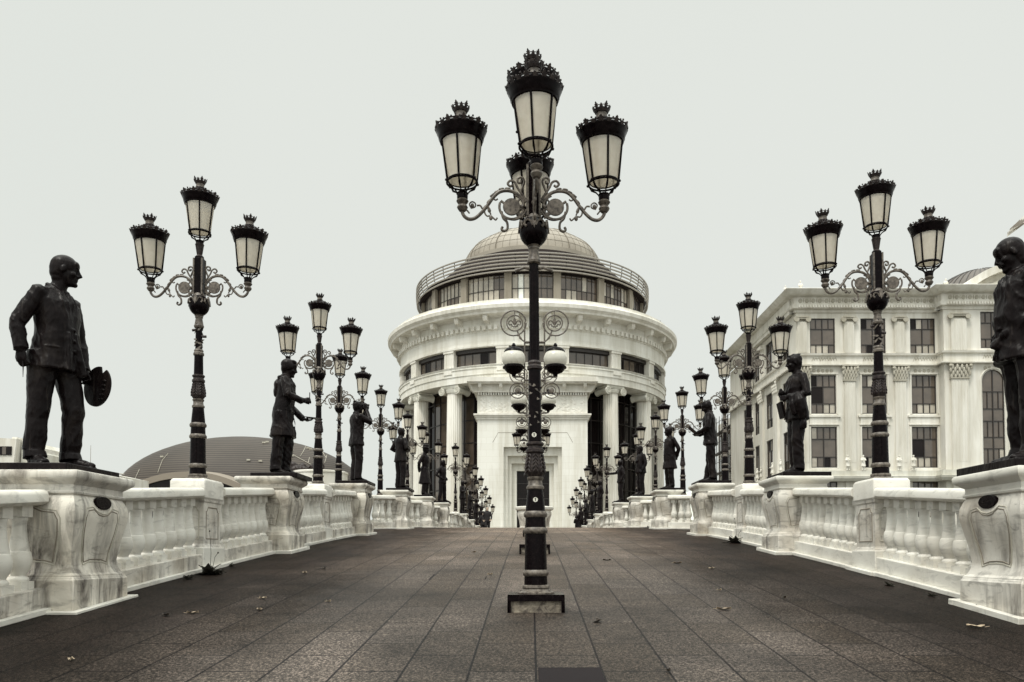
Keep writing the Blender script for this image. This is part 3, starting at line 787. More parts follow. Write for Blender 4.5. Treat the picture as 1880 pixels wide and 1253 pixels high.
# stickers on the pole
for z, r_, dx in ((1.46, .063, -.01), (.86, .086, -.003)):
    m2 = MB().lathe([(.022, 0), (.022, .003)], 20, M=Matrix.Translation((dx, -r_, z)) @ Matrix.Rotation(PI / 2, 4, 'X'))
    s_ = obj('round_sticker', m2, mat('pale_sticker', (.62, .60, .53), .5), lampC)
    m3 = MB().box(-.0035, .0035, -.012, .010, .0032, .0045).box(-.008, .008, .008, .013, .0032, .0045)
    m4 = MB().add(m3.v, m3.f, Matrix.Translation((dx, -r_, z)) @ Matrix.Rotation(PI / 2, 4, 'X'))
    obj('sticker_mark', m4, M_iron, s_, smooth=0)
# globe lamps
def make_globe_lamp():
    t = thing('globe_lamp', 'x', 'globe lamp')
    p = MB().lathe([(.11, 0), (.11, .02), (.075, .05), (.07, .5), (.055, .55), (.045, .9), (.034, 2.0), (.03, 3.7), (.045, 3.72), (.03, 3.76), (.012, 3.86), (.001, 3.9)], 20)
    obj('pole', p, M_iron, t)
    for s in (-1, 1):
        b = MB()
        GX, GZ = .355, 3.16
        RC = (.36, 3.78)
        arcp = [(s * .17, 0, 2.75), (s * .17, 0, 3.78)] + [(s * (RC[0] + .215 * math.cos(a)) if a < 2.9 else s * (RC[0] + .215 * math.cos(a)), 0, RC[1] + .215 * math.sin(a)) for a in [PI - q * PI / 14 for q in range(1, 29)]]
        b.tube(arcp, .013, 8)
        b.tube([(s * (RC[0] - .02 + .135 * math.cos(a)), 0, RC[1] + .135 * math.sin(a)) for a in [2 * PI * q / 22 for q in range(22)]], .012, 6, closed=True)
        b.tube([(0, 0, 3.45), (s * .17, 0, 3.45)], .025, 8); b.tube([(0, 0, 2.80), (s * .17, 0, 2.80)], .018, 8)
        b.tube([(s * .17, 0, 2.83), (s * .25, 0, 2.86), (s * GX, 0, 2.85), (s * GX, 0, 2.93)], .016, 8)
        b.tube(bez([(s * .17, 3.46), (s * .22, 3.50), (s * .27, 3.58), (s * .30, 3.66)], 5), .013, 6)
        b.ball((s * .24, 0, 3.52), (.035, .012, .02), Matrix.Rotation(-s * .8, 4, 'Y'), n=8, m=5)
        b.ball((s * .285, 0, 3.57), (.03, .012, .018), Matrix.Rotation(-s * .2, 4, 'Y'), n=8, m=5)
        b.tube([(s * (GX - .005), 0, GZ + .31), (s * GX, 0, GZ + .42)], .0025, 5)
        # lower small scroll
        b.tube([(s * (.29 + .13 * math.cos(a)), 0, 2.62 + .13 * math.sin(a)) for a in [2 * PI * q / 20 for q in range(20)]], .010, 6, closed=True)
        b.tube([(s * (.28 + .08 * math.cos(a)), 0, 2.62 + .08 * math.sin(a)) for a in [2 * PI * q / 16 for q in range(16)]], .008, 6, closed=True)
        b.tube(bez([(s * .03, 2.62), (s * .09, 2.56), (s * .17, 2.55)], 4), .012, 6)
        b.tube(bez([(s * .03, 2.50), (s * .10, 2.45), (s * .12, 2.53), (s * .08, 2.56)], 4), .010, 6)
        obj('scroll_bracket', b, M_gilt, t)
        fl = MB()
        Mx = Matrix.Translation((s * (RC[0] - .02), 0, RC[1])) @ Matrix.Rotation(PI / 2, 4, 'X') @ Matrix.Scale(1.15, 4)
        fleur(fl, Mx)
        fl.tube([(s * (RC[0] - .02), 0, RC[1] + .10), (s * (RC[0] - .02), 0, RC[1] + .22)], .008, 6)
        for q in range(6):
            a = PI + (q + .5) * PI / 6; fl.ball((s * (RC[0] - .02) + .06 * math.cos(a), 0, RC[1] - .01 + .055 * math.sin(a)), .016, n=6, m=4)
        fl.ball((s * .285, 0, 2.62), (.05, .012, .05), n=6, m=5)
        obj('fleur_ornament', fl, M_gilt, t, smooth=30)
        gl = MB(); gl.ball((s * GX, 0, GZ), (.20, .20, .185), n=28, m=18)
        go = obj('globe', gl, M_opal, t)
        cp = MB().lathe([(.155, GZ + .12), (.165, GZ + .125), (.155, GZ + .15), (.125, GZ + .18), (.06, GZ + .205), (.03, GZ + .21), (.035, GZ + .24), (.02, GZ + .27), (.005, GZ + .28)], 24, (s * GX, 0, 0))
        obj('globe_cap', cp, M_iron, go)
        cu = MB().lathe([(.03, GZ - .30), (.04, GZ - .26), (.12, GZ - .225), (.15, GZ - .19), (.155, GZ - .165), (.19, GZ - .155), (.19, GZ - .135), (.165, GZ - .12), (.16, GZ - .10)], 24, (s * GX, 0, 0))
        obj('globe_cup', cu, M_iron, go)
    return t
gl0 = make_globe_lamp()
mid = [13.35, 19.0, 25.1, 31.3]
for i, y in enumerate(mid):
    o = gl0 if i == 0 else dup(gl0, (0, 0, 0)); o.location = (.06, y, deck(y) + .14); tag(o, 'iron lamp with two milky globes, %s globe lamp from the front in the middle row' % ORD[i], 'globe lamp', 'two globe lamps of the middle row')
    s_ = dup(slab0, (.06, y, deck(y) - .04)); s_['label'] = 'square dark edged footing under the %s globe lamp of the middle row' % ORD[i]
for i, y in enumerate((36.2,)):
    o = dup(lampC, (.06, y, deck(y) - .25)); tag(o, 'five lantern street lamp half hidden behind the globe lamps in the middle row', 'street lamp')
    s_ = dup(slab0, (.06, y, deck(y) - .43 + .25)); s_['label'] = 'square footing of the farther five lantern lamp beyond the globe lamps'
    o.location.z = deck(y) - .03
# ---------------- figures ----------------
def remesh(mb, voxel, name, m, folds=0.0, zcut=(0, 9), smooth_it=3, seed=0):
    me = bpy.data.meshes.new('tmp'); me.from_pydata(mb.v, [], mb.f)
    o = link(bpy.data.objects.new('tmp', me))
    r = o.modifiers.new('r', 'REMESH'); r.mode = 'VOXEL'; r.voxel_size = voxel; r.adaptivity = 0
    s = o.modifiers.new('s', 'SMOOTH'); s.factor = .5; s.iterations = smooth_it
    dg = bpy.context.evaluated_depsgraph_get()
    out = bpy.data.meshes.new_from_object(o.evaluated_get(dg))
    bpy.data.objects.remove(o); bpy.data.meshes.remove(me)
    out.name = name
    if folds:
        nn = [v.normal.copy() for v in out.vertices]
        for v, nrm in zip(out.vertices, nn):
            z = v.co.z
            if zcut[0] < z < zcut[1]:
                p = v.co
                w1 = noise.noise(Vector((p.x * 3 + 9, p.y * 3, p.z * 2 + seed)))
                d = noise.noise(Vector((p.x * 6 + seed, p.y * 6, p.z * 2.4)))
                r1 = 1 - abs(noise.noise(Vector((p.x * 9 + z * 4 + w1 * 2, p.y * 9 - z * 3, p.z * 4 + seed)))) * 3.2
                r2 = 1 - abs(noise.noise(Vector((p.x * 15 - z * 6, p.y * 15 + w1 * 2, p.z * 11 - seed)))) * 3.2
                d = .6 * d + .6 * max(r1, -.4) + .16 * max(r2, -.3) - .2
                v.co = p + nrm * (folds * d)
    out.polygons.foreach_set('use_smooth', [True] * len(out.polygons))
    out.materials.clear(); out.materials.append(m)
    return out

class Fig:
    """figure of unit height 1.78, facing yaw (0 = +x, -pi/2 = towards the camera); body frame f (forward), s (its right), z"""
    def __init__(s, yaw, scale):
        s.y = yaw; s.k = scale; s.mb = MB()
        s.Fd = Vector((math.cos(yaw), math.sin(yaw), 0)); s.Rt = Vector((math.sin(yaw), -math.cos(yaw), 0))
    def P(s, f, r, z): return (s.Fd * f + s.Rt * r + Vector((0, 0, z))) * s.k
    def rot(s, yaw=0, pitch=0, roll=0):
        return Matrix.Rotation(s.y + yaw, 4, 'Z') @ Matrix.Rotation(pitch, 4, 'Y') @ Matrix.Rotation(roll, 4, 'X')
    def tube(s, pts, rs, n=14): s.mb.tube([s.P(*p) for p in pts], [r * s.k for r in rs], n)
    def ball(s, p, r, yaw=0, pitch=0, roll=0, n=14, m=10):
        r = r if isinstance(r, tuple) else (r, r, r)
        s.mb.ball(s.P(*p), tuple(q * s.k for q in r), s.rot(yaw, pitch, roll), n, m)
    def loft(s, secs, n=24):
        """secs: (f, r, z, half f, half s[, twist])"""
        vs = []; fs = []
        for sec in secs:
            f, r, z, hf, hs = sec[:5]; tw = sec[5] if len(sec) > 5 else 0
            for i in range(n):
                a = 2 * PI * i / n; ca, sa = math.cos(a), math.sin(a)
                ff = hf * math.copysign(abs(ca) ** .85, ca); rr = hs * math.copysign(abs(sa) ** .85, sa)
                ff, rr = ff * math.cos(tw) - rr * math.sin(tw), ff * math.sin(tw) + rr * math.cos(tw)
                vs.append(s.P(f + ff, r + rr, z))
        m = len(secs)
        for j in range(m - 1):
            for i in range(n): fs.append((j * n + i, j * n + (i + 1) % n, (j + 1) * n + (i + 1) % n, (j + 1) * n + i))
        fs += [tuple(range(n - 1, -1, -1)), tuple(range((m - 1) * n, m * n))]
        s.mb.add(vs, fs)
    def hand(s, w, d, curl=.5, side=1, palm=None, spread=0):
        """w = wrist (f, s, z); d = pointing direction in the body frame; palm = normal"""
        w = Vector(w); d = Vector(d).normalized(); pn = Vector(palm) if palm else Vector((0, -side, 0))
        pn = (pn - d * pn.dot(d)).normalized(); lat = d.cross(pn) * side
        c = w + d * .045
        for q in (-.024, 0, .024):
            s.tube([tuple(w + lat * q * .7), tuple(c + lat * q), tuple(w + d * .085 + lat * q * 1.15)], [.017, .018, .014], 8)
        for i, L in enumerate((.072, .08, .074, .058)):
            q = (.031, .0105, -.0105, -.031)[i]
            b = w + d * .085 + lat * (q * 1.05)
            a1 = curl * .8; a2 = curl * 1.9; a3 = curl * 2.7
            p1 = b + (d * math.cos(a1) + pn * math.sin(a1) + lat * q * spread) * (L * .45)
            p2 = p1 + (d * math.cos(a2) + pn * math.sin(a2)) * (L * .32)
            p3 = p2 + (d * math.cos(a3) + pn * math.sin(a3)) * (L * .26)
            s.tube([tuple(b), tuple(p1), tuple(p2), tuple(p3)], [.0105, .0098, .009, .0075], 7)
        tb = w + d * .025 + lat * .03
        t1 = tb + d * .03 + lat * .022 + pn * .012; t2 = t1 + d * .028 + pn * .018 + lat * .004
        s.tube([tuple(tb), tuple(t1), tuple(t2)], [.014, .0115, .009], 8)
        return w + d * .1
    def head(s, c, yaw=0, pitch=0, hair='short', extra=None, big=1.09):
        """c = head centre; builds neck-up parts in a head frame"""
        C = s.P(*c); K = s.k * big
        M0 = Matrix.Translation(C) @ Matrix.Rotation(s.y + yaw, 4, 'Z') @ Matrix.Rotation(pitch, 4, 'Y')
        def b(f, r, z, rad, rt=None, n=14, m=10):
            rad = rad if isinstance(rad, tuple) else (rad,) * 3
            s.mb.ball((0, 0, 0), (1, 1, 1), M0 @ Matrix.Translation((f * K, -r * K, z * K)) @ (rt or Matrix.Identity(4)) @ Matrix.Diagonal((rad[0] * K, rad[1] * K, rad[2] * K, 1)), n, m)
        Ry = lambda a: Matrix.Rotation(a, 4, 'Y')
        b(-.008, 0, .035, (.098, .077, .088)); b(-.02, 0, .015, (.088, .076, .09))
        b(.022, 0, -.03, (.066, .062, .085)); b(.03, 0, -.07, (.056, .05, .048), Ry(.25))
        b(-.035, 0, -.055, (.055, .058, .065)); b(-.03, 0, -.02, (.075, .068, .07))
        b(.074, 0, -.098, (.022, .026, .02)); b(.04, 0, -.092, (.045, .045, .022), Ry(.2))
        b(.082, 0, .032, (.014, .052, .013)); b(.078, 0, .055, (.02, .055, .03), Ry(-.2))
        for q in (-1, 1):
            b(.070, q * .033, .006, .0135); b(.062, q * .042, -.028, (.024, .02, .022)); b(.0, q * .078, -.005, (.017, .009, .031), Ry(.2), 10, 8)
            b(.077, q * .031, .017, (.008, .018, .005))
        s.mb.tube([M0 @ Vector((x * K, 0, z * K)) for x, z in ((.086, .03), (.098, .0), (.112, -.027), (.094, -.036))], [.009 * K, .0105 * K, .0145 * K, .009 * K], 8)
        for q in (-1, 1): b(.092, q * .013, -.034, .0095, None, 8, 6)
        b(.083, 0, -.058, (.013, .024, .007)); b(.080, 0, -.069, (.013, .022, .008))
        if 'moustache' in hair: b(.092, 0, -.048, (.012, .034, .010)); b(.085, .03, -.056, (.01, .016, .010)); b(.085, -.03, -.056, (.01, .016, .010))
        if 'beard' in hair: b(.055, 0, -.105, (.045, .052, .045), Ry(.3)); b(.03, 0, -.08, (.05, .066, .045))
        if 'hat' in hair:
            s.mb.lathe([(.155 * K, 0), (.158 * K, .006 * K), (.10 * K, .018 * K), (.096 * K, .10 * K), (.08 * K, .125 * K), (.02 * K, .13 * K)], 22, M=M0 @ Matrix.Translation((-.006 * K, 0, .06 * K)) @ Matrix.Rotation(.06, 4, 'Y'))
        elif 'bald' in hair:
            b(-.05, 0, -.02, (.045, .066, .04))
        elif 'long' in hair:
            b(-.025, 0, .05, (.105, .09, .085)); b(-.052, 0, -.0, (.062, .082, .085)); b(.035, 0, .105, (.05, .07, .028)); b(.0, .07, .03, (.06, .02, .055)); b(.0, -.07, .03, (.06, .02, .055))
            b(.06, .03, .095, (.025, .03, .02))
        else:
            b(-.022, 0, .045, (.094, .079, .080)); b(-.052, 0, .0, (.055, .075, .068)); b(.035, .01, .098, (.045, .055, .018), Ry(-.2)); b(-.01, .068, .03, (.045, .018, .045)); b(-.01, -.068, .03, (.045, .018, .045))
            for q in range(5): b(.04 - .03 * q, (-1) ** q * .02, .108 + .005 * math.sin(q * 2), (.03, .035, .012), Ry(.3), 8, 6)
        if extra: extra(b, M0, K)

def man(yaw, scale, arms, legs=None, coat='jacket', head=(.02, 0, 1.645), hyaw=0, hpitch=0, hair='short', lean=0.0, fat=1.0, detail=True, extra=None, hands=None, hextra=None, tw=0):
    F_ = Fig(yaw, scale)
    ln = lambda z: lean * max(0, z - .9) / .6
    hem = {'jacket': .80, 'long': .58, 'frock': .42, 'shirt': .95}[coat]
    fl = {'jacket': .02, 'long': .035, 'frock': .06, 'shirt': -.01}[coat]
    legs = legs or {'R': [(0, .09, .90), (.02, .105, .49), (-.01, .11, .09), .25], 'L': [(0, -.09, .90), (.03, -.105, .49), (0, -.11, .09), -.25]}
    # trousers and shoes
    for k, (hip, knee, ank, toe) in legs.items():
        mid1 = tuple(hip[i] * .5 + knee[i] * .5 for i in range(3)); mid2 = tuple(knee[i] * .55 + ank[i] * .45 for i in range(3))
        F_.tube([(hip[0], hip[1], hip[2] + .05), hip, mid1, knee, (knee[0] - .01, knee[1], knee[2] - .08), mid2, (ank[0] - .005, ank[1], ank[2] + .05), (ank[0] + .005, ank[1], ank[2] - .02)],
                [.10 * fat, .104 * fat, .098, .086, .082, .084, .080, .090], 16)
        F_.ball((knee[0] + .03, knee[1], knee[2] + .01), (.055, .06, .07))
        ct, st = math.cos(toe), math.sin(toe)
        def fp(a, b_, z): return (ank[0] + a * ct - b_ * st, ank[1] + a * st + b_ * ct, z)
        F_.ball(fp(-.015, 0, .05), (.065, .046, .05), yaw=-toe)
        F_.ball(fp(.07, 0, .045), (.10, .047, .040), yaw=-toe)
        F_.ball(fp(.14, 0, .032), (.075, .048, .032), yaw=-toe)
        F_.mb.box(-.075 * scale, .205 * scale, -.044 * scale, .044 * scale, -.002, .018 * scale, Matrix.Translation(F_.P(ank[0], ank[1], 0)) @ F_.rot(-toe))
        for q in range(3): F_.ball((ank[0] + .045, ank[1] + .01 * (q - 1), ank[2] + .05 + .04 * q), (.03, .05, .014), pitch=.5 - .5 * q, n=8, m=6)
    # torso
    secs = []
    if hem < .78: secs += [(0, 0, hem, .135 + fl + .02, .19 + fl), (0, 0, hem + .01, .14 + fl + .02, .195 + fl), (0, 0, .8, .15, .20)]
    elif hem < .9: secs += [(-.0, 0, hem, .142 * fat, .192 + fl), (-.0, 0, hem + .012, .15 * fat, .20 + fl)]
    else: secs += [(0, 0, .86, .12, .17), (0, 0, .93, .13, .175)]
    secs += [(0, 0, .92, .142 * fat, .192), (.01, 0, 1.04, .132 * fat, .178 * (.5 + .5 * fat)), (.012 + ln(1.15), 0, 1.15, .13 * fat, .178), (.012 + ln(1.27), 0, 1.27, .137, .195), (.0 + ln(1.36), 0, 1.37, .130, .205), (-.01 + ln(1.44), 0, 1.435, .105, .178), (-.012 + ln(1.465), 0, 1.462, .092, .162), (-.015 + ln(1.49), 0, 1.49, .078, .115), (-.01 + ln(1.52), 0, 1.515, .06, .068)]
    secs = [(a, b, c, d, e, tw * max(0, (c - 1.0)) ) for a, b, c, d, e in secs]
    F_.loft(secs)
    L = ln(1.44)
    # neck
    hc = Vector(head)
    F_.tube([(-.012 + ln(1.48), 0, 1.46), (hc.x * .45 - .005 + L * .5, hc.y * .5, 1.55), (hc.x - .015, hc.y, hc.z - .02)], [.07, .062, .062], 14)
    F_.head(head, hyaw, hpitch, hair, hextra)
    # arms
    for k, (el, wr) in arms.items():
        s_ = 1 if k == 'R' else -1
        sh = (-.005 + L, s_ * .19, 1.425)
        el = Vector(el); wr = Vector(wr); shv = Vector(sh)
        m1 = shv.lerp(el, .5); m2 = el.lerp(wr, .5)
        F_.ball(sh, (.066, .058, .060))
        F_.tube([(L - .005, s_ * .11, 1.425), tuple(shv), tuple(m1), tuple(el), tuple(el.lerp(wr, .25)), tuple(m2), tuple(el.lerp(wr, .93)), tuple(el.lerp(wr, .97))], [.062, .066, .064, .059, .058, .053, .050, .055], 14)
        F_.tube([tuple(el.lerp(wr, .95)), tuple(wr + (wr - el) * .06)], [.04, .036], 12)
        h = (hands or {}).get(k, {})
        d = Vector(h.get('dir', tuple(wr - el)))
        if not h.get('none'): F_.hand(tuple(wr), tuple(d), h.get('curl', .45), s_, h.get('palm'))
        if detail:
            for q in range(4):
                e2 = el + (shv - el) * (.02 + .09 * q); F_.ball(tuple(e2), (.066, .066, .012), pitch=.5 + .3 * q, n=10, m=6)
    if detail:
        # collar, lapels, opening, buttons, pockets as raised pieces
        def surf(r_, z, f_): return (f_ + ln(z), r_, z)
        F_.tube([(-.075 + L, 0, 1.53), (-.03 + L, .07, 1.525), (.04 + L, .075, 1.49), (.085 + L, .055, 1.44)], [.018, .02, .02, .012], 8)
        F_.tube([(-.075 + L, 0, 1.53), (-.03 + L, -.07, 1.525), (.04 + L, -.075, 1.49), (.085 + L, -.055, 1.44)], [.018, .02, .02, .012], 8)
        if coat != 'shirt':
            for q in (-1, 1):
                pts = [surf(q * .065, 1.47, .075), surf(q * .085, 1.38, .122), surf(q * .06, 1.27, .138), surf(q * .012, 1.16, .140)]
                for a, b_ in zip(pts, pts[1:]):
                    F_.tube([a, b_], [.013, .013], 6)
                F_.tube([surf(q * .03, 1.48, .07), surf(q * .03, 1.38, .125), surf(q * .012, 1.2, .14)], [.016, .02, .01], 6)
                F_.ball((.085 * fat, q * .15, .98), (.018, .06, .012), yaw=-q * .9)
                F_.ball((.085 * fat, q * .15, .955), (.010, .055, .03), yaw=-q * .9)
            F_.tube([surf(.012, 1.16, .140 * fat), (.146 * fat, .02, .98), (.148 * fat + fl, .045, hem + .02)], [.010, .010, .009], 6)
            for z in (1.15, 1.06, .97): F_.ball((.148 * fat, -.012, z), (.01, .014, .014), n=8, m=6)
    if extra: extra(F_)
    return F_
SC = 1.152
def statue(loc, F_, label, voxel, folds=.006, parts=None, plate=(.40, .46), group='bronze statues of men on the parapets', name='bronze_statue', material=None, seed=0, h=.07):
    t = thing(name, label, 'statue', loc, 0, group)
    me = remesh(F_.mb, voxel, 'figure', material or M_bronze, folds * SC, (.15, 1.48 * F_.k), 2, seed)
    obj('figure', me, None, t, (0, 0, h))
    if plate:
        b = MB().box(-plate[0], plate[0], -plate[1], plate[1], 0, h + .002)
        obj('base_plate', b, M_bronze, t, bevel=.008)
    for nm, mb in (parts or {}).items(): obj(nm, mb, M_bronze, t, (0, 0, h), smooth=35)
    return t
def sloc(px, D, side, i):
    return ((px - CX) * D / F, D, deck(D) + 1.262)

# --- first left: painter with palette ---
A = man(R(-8), SC, {'R': [(-.115, .285, 1.15), (-.07, .285, .925)], 'L': [(.00, -.275, 1.12), (.06, -.27, .87)]},
        legs={'R': [(-.03, .10, .90), (-.045, .125, .47), (-.06, .13, .09), .5], 'L': [(.02, -.09, .90), (.10, -.10, .48), (.07, -.11, .09), -.15]},
        head=(.055, -.02, 1.665), hyaw=R(32), hpitch=.06, hair='bald', fat=1.12,
        extra=lambda f: (f.tube([(.15, -.03, 1.12), (.165, -.06, .95), (.175, -.10, .78)], [.02, .03, .034]), f.tube([(.155, .05, 1.12), (.165, .05, .95), (.165, .06, .80)], [.016, .022, .03]), f.ball((-.02, .0, 1.52), (.075, .075, .03))),
        hands={'R': {'curl': .75, 'dir': (.12, 0, -1)}, 'L': {'curl': .8, 'dir': (.45, 0, -1)}})
pal = MB()
po = []
for i in range(40):
    a = 2 * PI * i / 40
    r_ = 1.0
    x = .135 * math.cos(a); z = .175 * math.sin(a)
    if 1.15 < a < 1.55: x *= .80; z *= .74
    po.append((x, z))
pm = Matrix.Translation(A.P(.19, -.27, .735)) @ Matrix.Rotation(R(-14), 4, 'Z') @ Matrix.Rotation(R(12), 4, 'Y') @ Matrix.Rotation(PI / 2, 4, 'X') @ Matrix.Scale(SC, 4)
pal.prism(po, -.008, .008, pm)
for q in range(5): pal.ball((0, 0, 0), (1, 1, 1), pm @ Matrix.Translation((.07, -.10 + q * .04, .012)) @ Matrix.Diagonal((.022, .012, .01, 1)), 8, 6)
brs = MB(); brs.tube([A.P(-.06, .285, .90), A.P(-.05, .285, .80), A.P(-.045, .29, .70)], [.006, .006, .002], 6)
statue((-4.585, 7.55, deck(7.5) + 1.234), A, 'balding bronze painter in a jacket holding a palette, nearest statue on the left', .0085, .009, {'palette': pal, 'paint_brush': brs})
# --- second left: long hooded coat, drawing ---
A = man(R(12), SC, {'R': [(.09, .27, 1.19), (.30, .14, 1.12)], 'L': [(.06, -.26, 1.13), (.28, -.20, .90)]},
        legs={'R': [(-.02, .09, .90), (-.06, .09, .48), (-.09, .10, .09), .2], 'L': [(.01, -.08, .90), (.07, -.08, .49), (.03, -.09, .09), -.1]},
        coat='long', head=(.085, 0, 1.64), hpitch=.22, hair='long', lean=.05, fat=1.1,
        hands={'R': {'curl': .9, 'dir': (.9, 0, .25), 'palm': (0, -1, -.3)}, 'L': {'curl': .35, 'dir': (1, 0, -.15), 'palm': (0, 0, 1)}},
        extra=lambda f: (f.ball((-.085, 0, 1.36), (.05, .12, .11)), f.ball((-.105, 0, 1.27), (.04, .08, .08)), f.tube([(-.04, -.10, 1.48), (-.06, 0, 1.50), (-.04, .10, 1.48)], [.03, .032, .03])))
pn = MB(); pn.tube([A.P(.40, .13, 1.10), A.P(.40, .13, 1.26)], .008, 6)
pp = MB(); pp.box(-.10, .10, -.09, .09, -.006, .006, Matrix.Translation(A.P(.42, -.20, .925)) @ Matrix.Rotation(R(6), 4, 'Y'))
statue((-4.36, 13.8, deck(13.7) + 1.262), A, 'bronze man in a hooded coat sketching, second statue on the left, hands held out', .011, .011, {'pencil': pn, 'sketch_pad': pp}, seed=3)
# --- third left: photographer ---
def hx(b, M0, K): pass
A = man(R(38), SC, {'R': [(.22, .24, 1.30), (.20, .06, 1.60)], 'L': [(.20, -.24, 1.22), (.21, -.05, 1.55)]}, head=(.03, 0, 1.655), hpitch=-.02, hair='short', fat=1.0,
        hands={'R': {'curl': .6, 'dir': (.2, -.1, .6)}, 'L': {'curl': .6, 'dir': (.2, 0, .6)}})
cm = MB(); Mc = Matrix.Translation(A.P(.17, 0, 1.67)) @ A.rot()
cm.box(-.03, .045, -.085, .085, -.05, .055, Mc); cm.lathe([(.045, .04), (.05, .06), (.048, .12), (.04, .13)], 16, M=Mc @ Matrix.Rotation(PI / 2, 4, 'Y')); cm.box(-.02, .03, -.03, .03, .055, .08, Mc)
statue((-4.42, 19.9, deck(19.9) + 1.262), A, 'bronze photographer raising a camera to his eye, third statue on the left', .013, .011, {'camera': cm}, seed=5)
PKT = {'R': [(-.12, .33, 1.14), (.08, .22, 1.00)], 'L': [(-.12, -.33, 1.14), (.08, -.22, 1.00)]}
DOWN = {'R': [(-.05, .28, 1.13), (.04, .27, .88)], 'L': [(-.05, -.28, 1.13), (.04, -.27, .88)]}
BACK = {'R': [(-.13, .28, 1.14), (-.19, .10, .93)], 'L': [(-.13, -.28, 1.14), (-.19, -.08, .95)]}
BOOK = {'R': [(.05, .26, 1.15), (.28, .10, 1.13)], 'L': [(.05, -.26, 1.15), (.28, -.10, 1.13)]}
CHEST = {'R': [(.04, .28, 1.15), (.17, .04, 1.22)], 'L': [(-.04, -.28, 1.13), (.06, -.25, .90)]}
POINT = {'R': [(.16, .27, 1.25), (.44, .26, 1.22)], 'L': [(-.06, -.28, 1.13), (.05, -.25, .90)]}
def book_part(f, fw=.34, z=1.16, tl=.5, w_=.13, hgt=.10):
    b = MB(); M0 = Matrix.Translation(f.P(fw, 0, z)) @ f.rot(0, -tl)
    for q in (-1, 1): b.box(-hgt * SC, hgt * SC, min(0, q * w_ * SC), max(0, q * w_ * SC), -.012, .012, M0 @ Matrix.Rotation(q * .28, 4, 'X'))
    return b
A = man(R(48), SC, {'R': [(-.02, .30, 1.16), (.20, .14, 1.15)], 'L': [(-.06, -.33, 1.17), (.12, -.2, 1.12)]}, head=(.03, 0, 1.66), hair='short')
statue((-4.38, 26.4, deck(26.4) + 1.262), A, 'bronze man in a suit with bent elbows, fourth statue on the left', .016, .008, {'cane': MB().tube([A.P(.2, .0, 1.14), A.P(.28, -.18, 1.0)], .012, 6)}, seed=7)
A = man(R(-12), SC, BACK, coat='frock', head=(.03, 0, 1.66), hair='hat', fat=.8)
statue((-4.42, 32.8, deck(32.8) + 1.262), A, 'slim bronze man in long coat and hat, fifth statue on the left', .018, .008, seed=8)
A = man(R(-23), SC, PKT, coat='jacket', head=(.03, 0, 1.66), hair='long', legs={'R': [(0, .1, .9), (.0, .14, .49), (-.05, .16, .09), .3], 'L': [(0, -.1, .9), (.03, -.13, .49), (.02, -.16, .09), -.3]})
statue((-4.40, 39.1, deck(39.1) + 1.262), A, 'bronze man with hands in his jacket pockets, sixth statue on the left', .018, .008, seed=9)
FAR = [(CHEST, 'jacket', 'short', 'hand on his chest'), (BOOK, 'long', 'beard', 'beard and an open book'), (POINT, 'jacket', 'long', 'outstretched arm'), (DOWN, 'frock', 'hat', 'brimmed hat and long coat'), (PKT, 'jacket', 'bald', 'bald head and bent elbows')]
for k, side in ((0, -1), (1, 1)):
    sn = 'left' if side < 0 else 'right'
    for j, i in enumerate(range(6, 11)):
        arms, coat, hair, desc = FAR[(j + k * 2) % 5]
        y = SY[i][k]
        yaw = R(-20 + 25 * j) if side < 0 else R(200 - 25 * j)
        A = man(yaw, SC, arms, coat=coat, hair=hair, detail=False, hpitch=.1)
        pt = {'book': book_part(A)} if arms is BOOK else None
        statue((side * 4.42, y, deck(y) + 1.262), A, 'far bronze statue with %s, %s from the front on the %s' % (desc, ORD[i], sn), .024, .006, pt, seed=i)
# --- right row ---
A = man(R(-182), SC, {'R': [(-.02, .29, 1.14), (.17, .08, 1.00)], 'L': [(-.02, -.29, 1.14), (.18, -.03, 1.00)]},
        legs={'R': [(0, .10, .90), (.0, .12, .48), (-.02, .13, .09), .3], 'L': [(0, -.10, .90), (.04, -.12, .48), (.04, -.13, .09), -.3]},
        head=(.10, 0, 1.655), hyaw=R(-16), hpitch=.36, hair='bald moustache', lean=.07, fat=1.4,
        hands={'R': {'curl': .7, 'dir': (.5, -.7, -.35), 'palm': (-.3, -.3, -.8)}, 'L': {'curl': .8, 'dir': (.3, .8, -.3), 'palm': (-.5, 0, -.6)}})
statue((4.46, 7.06, deck(7.03) + 1.262), A, 'bronze old man with moustache and clasped hands, nearest statue on the right', .0085, .009, seed=11)
def drape(f):
    f.tube([(.10, -.22, 1.16), (.09, -.27, 1.05), (.05, -.27, .92), (.02, -.25, .80)], [.05, .085, .085, .06]); f.tube([(.16, -.17, 1.14), (.16, -.19, 1.0), (.12, -.20, .86)], [.04, .06, .05])
    f.ball((.02, -.24, .72), (.05, .06, .09))
A = man(R(-173), SC, {'R': [(.04, .27, 1.17), (.22, .07, 1.22)], 'L': [(-.02, -.29, 1.15), (.20, -.10, 1.13)]}, head=(.04, 0, 1.66), hyaw=R(-15), hpitch=.12, hair='short', extra=drape, fat=1.0,
        legs={'R': [(0, .08, .90), (.03, .07, .49), (.0, .07, .09), .1], 'L': [(0, -.08, .90), (.04, -.07, .49), (.02, -.07, .09), -.1]},
        hands={'R': {'curl': .9}, 'L': {'curl': .8}})
statue((4.56, 13.45, deck(13.45) + 1.262), A, 'bronze man with a coat draped over his arm, second statue on the right', .011, .010, {'folded_newspaper': MB().box(-.025, .025, -.065, .065, -.14, .14, Matrix.Translation(A.P(.18, .15, .98)) @ A.rot(.2, .1, .2))}, seed=13)
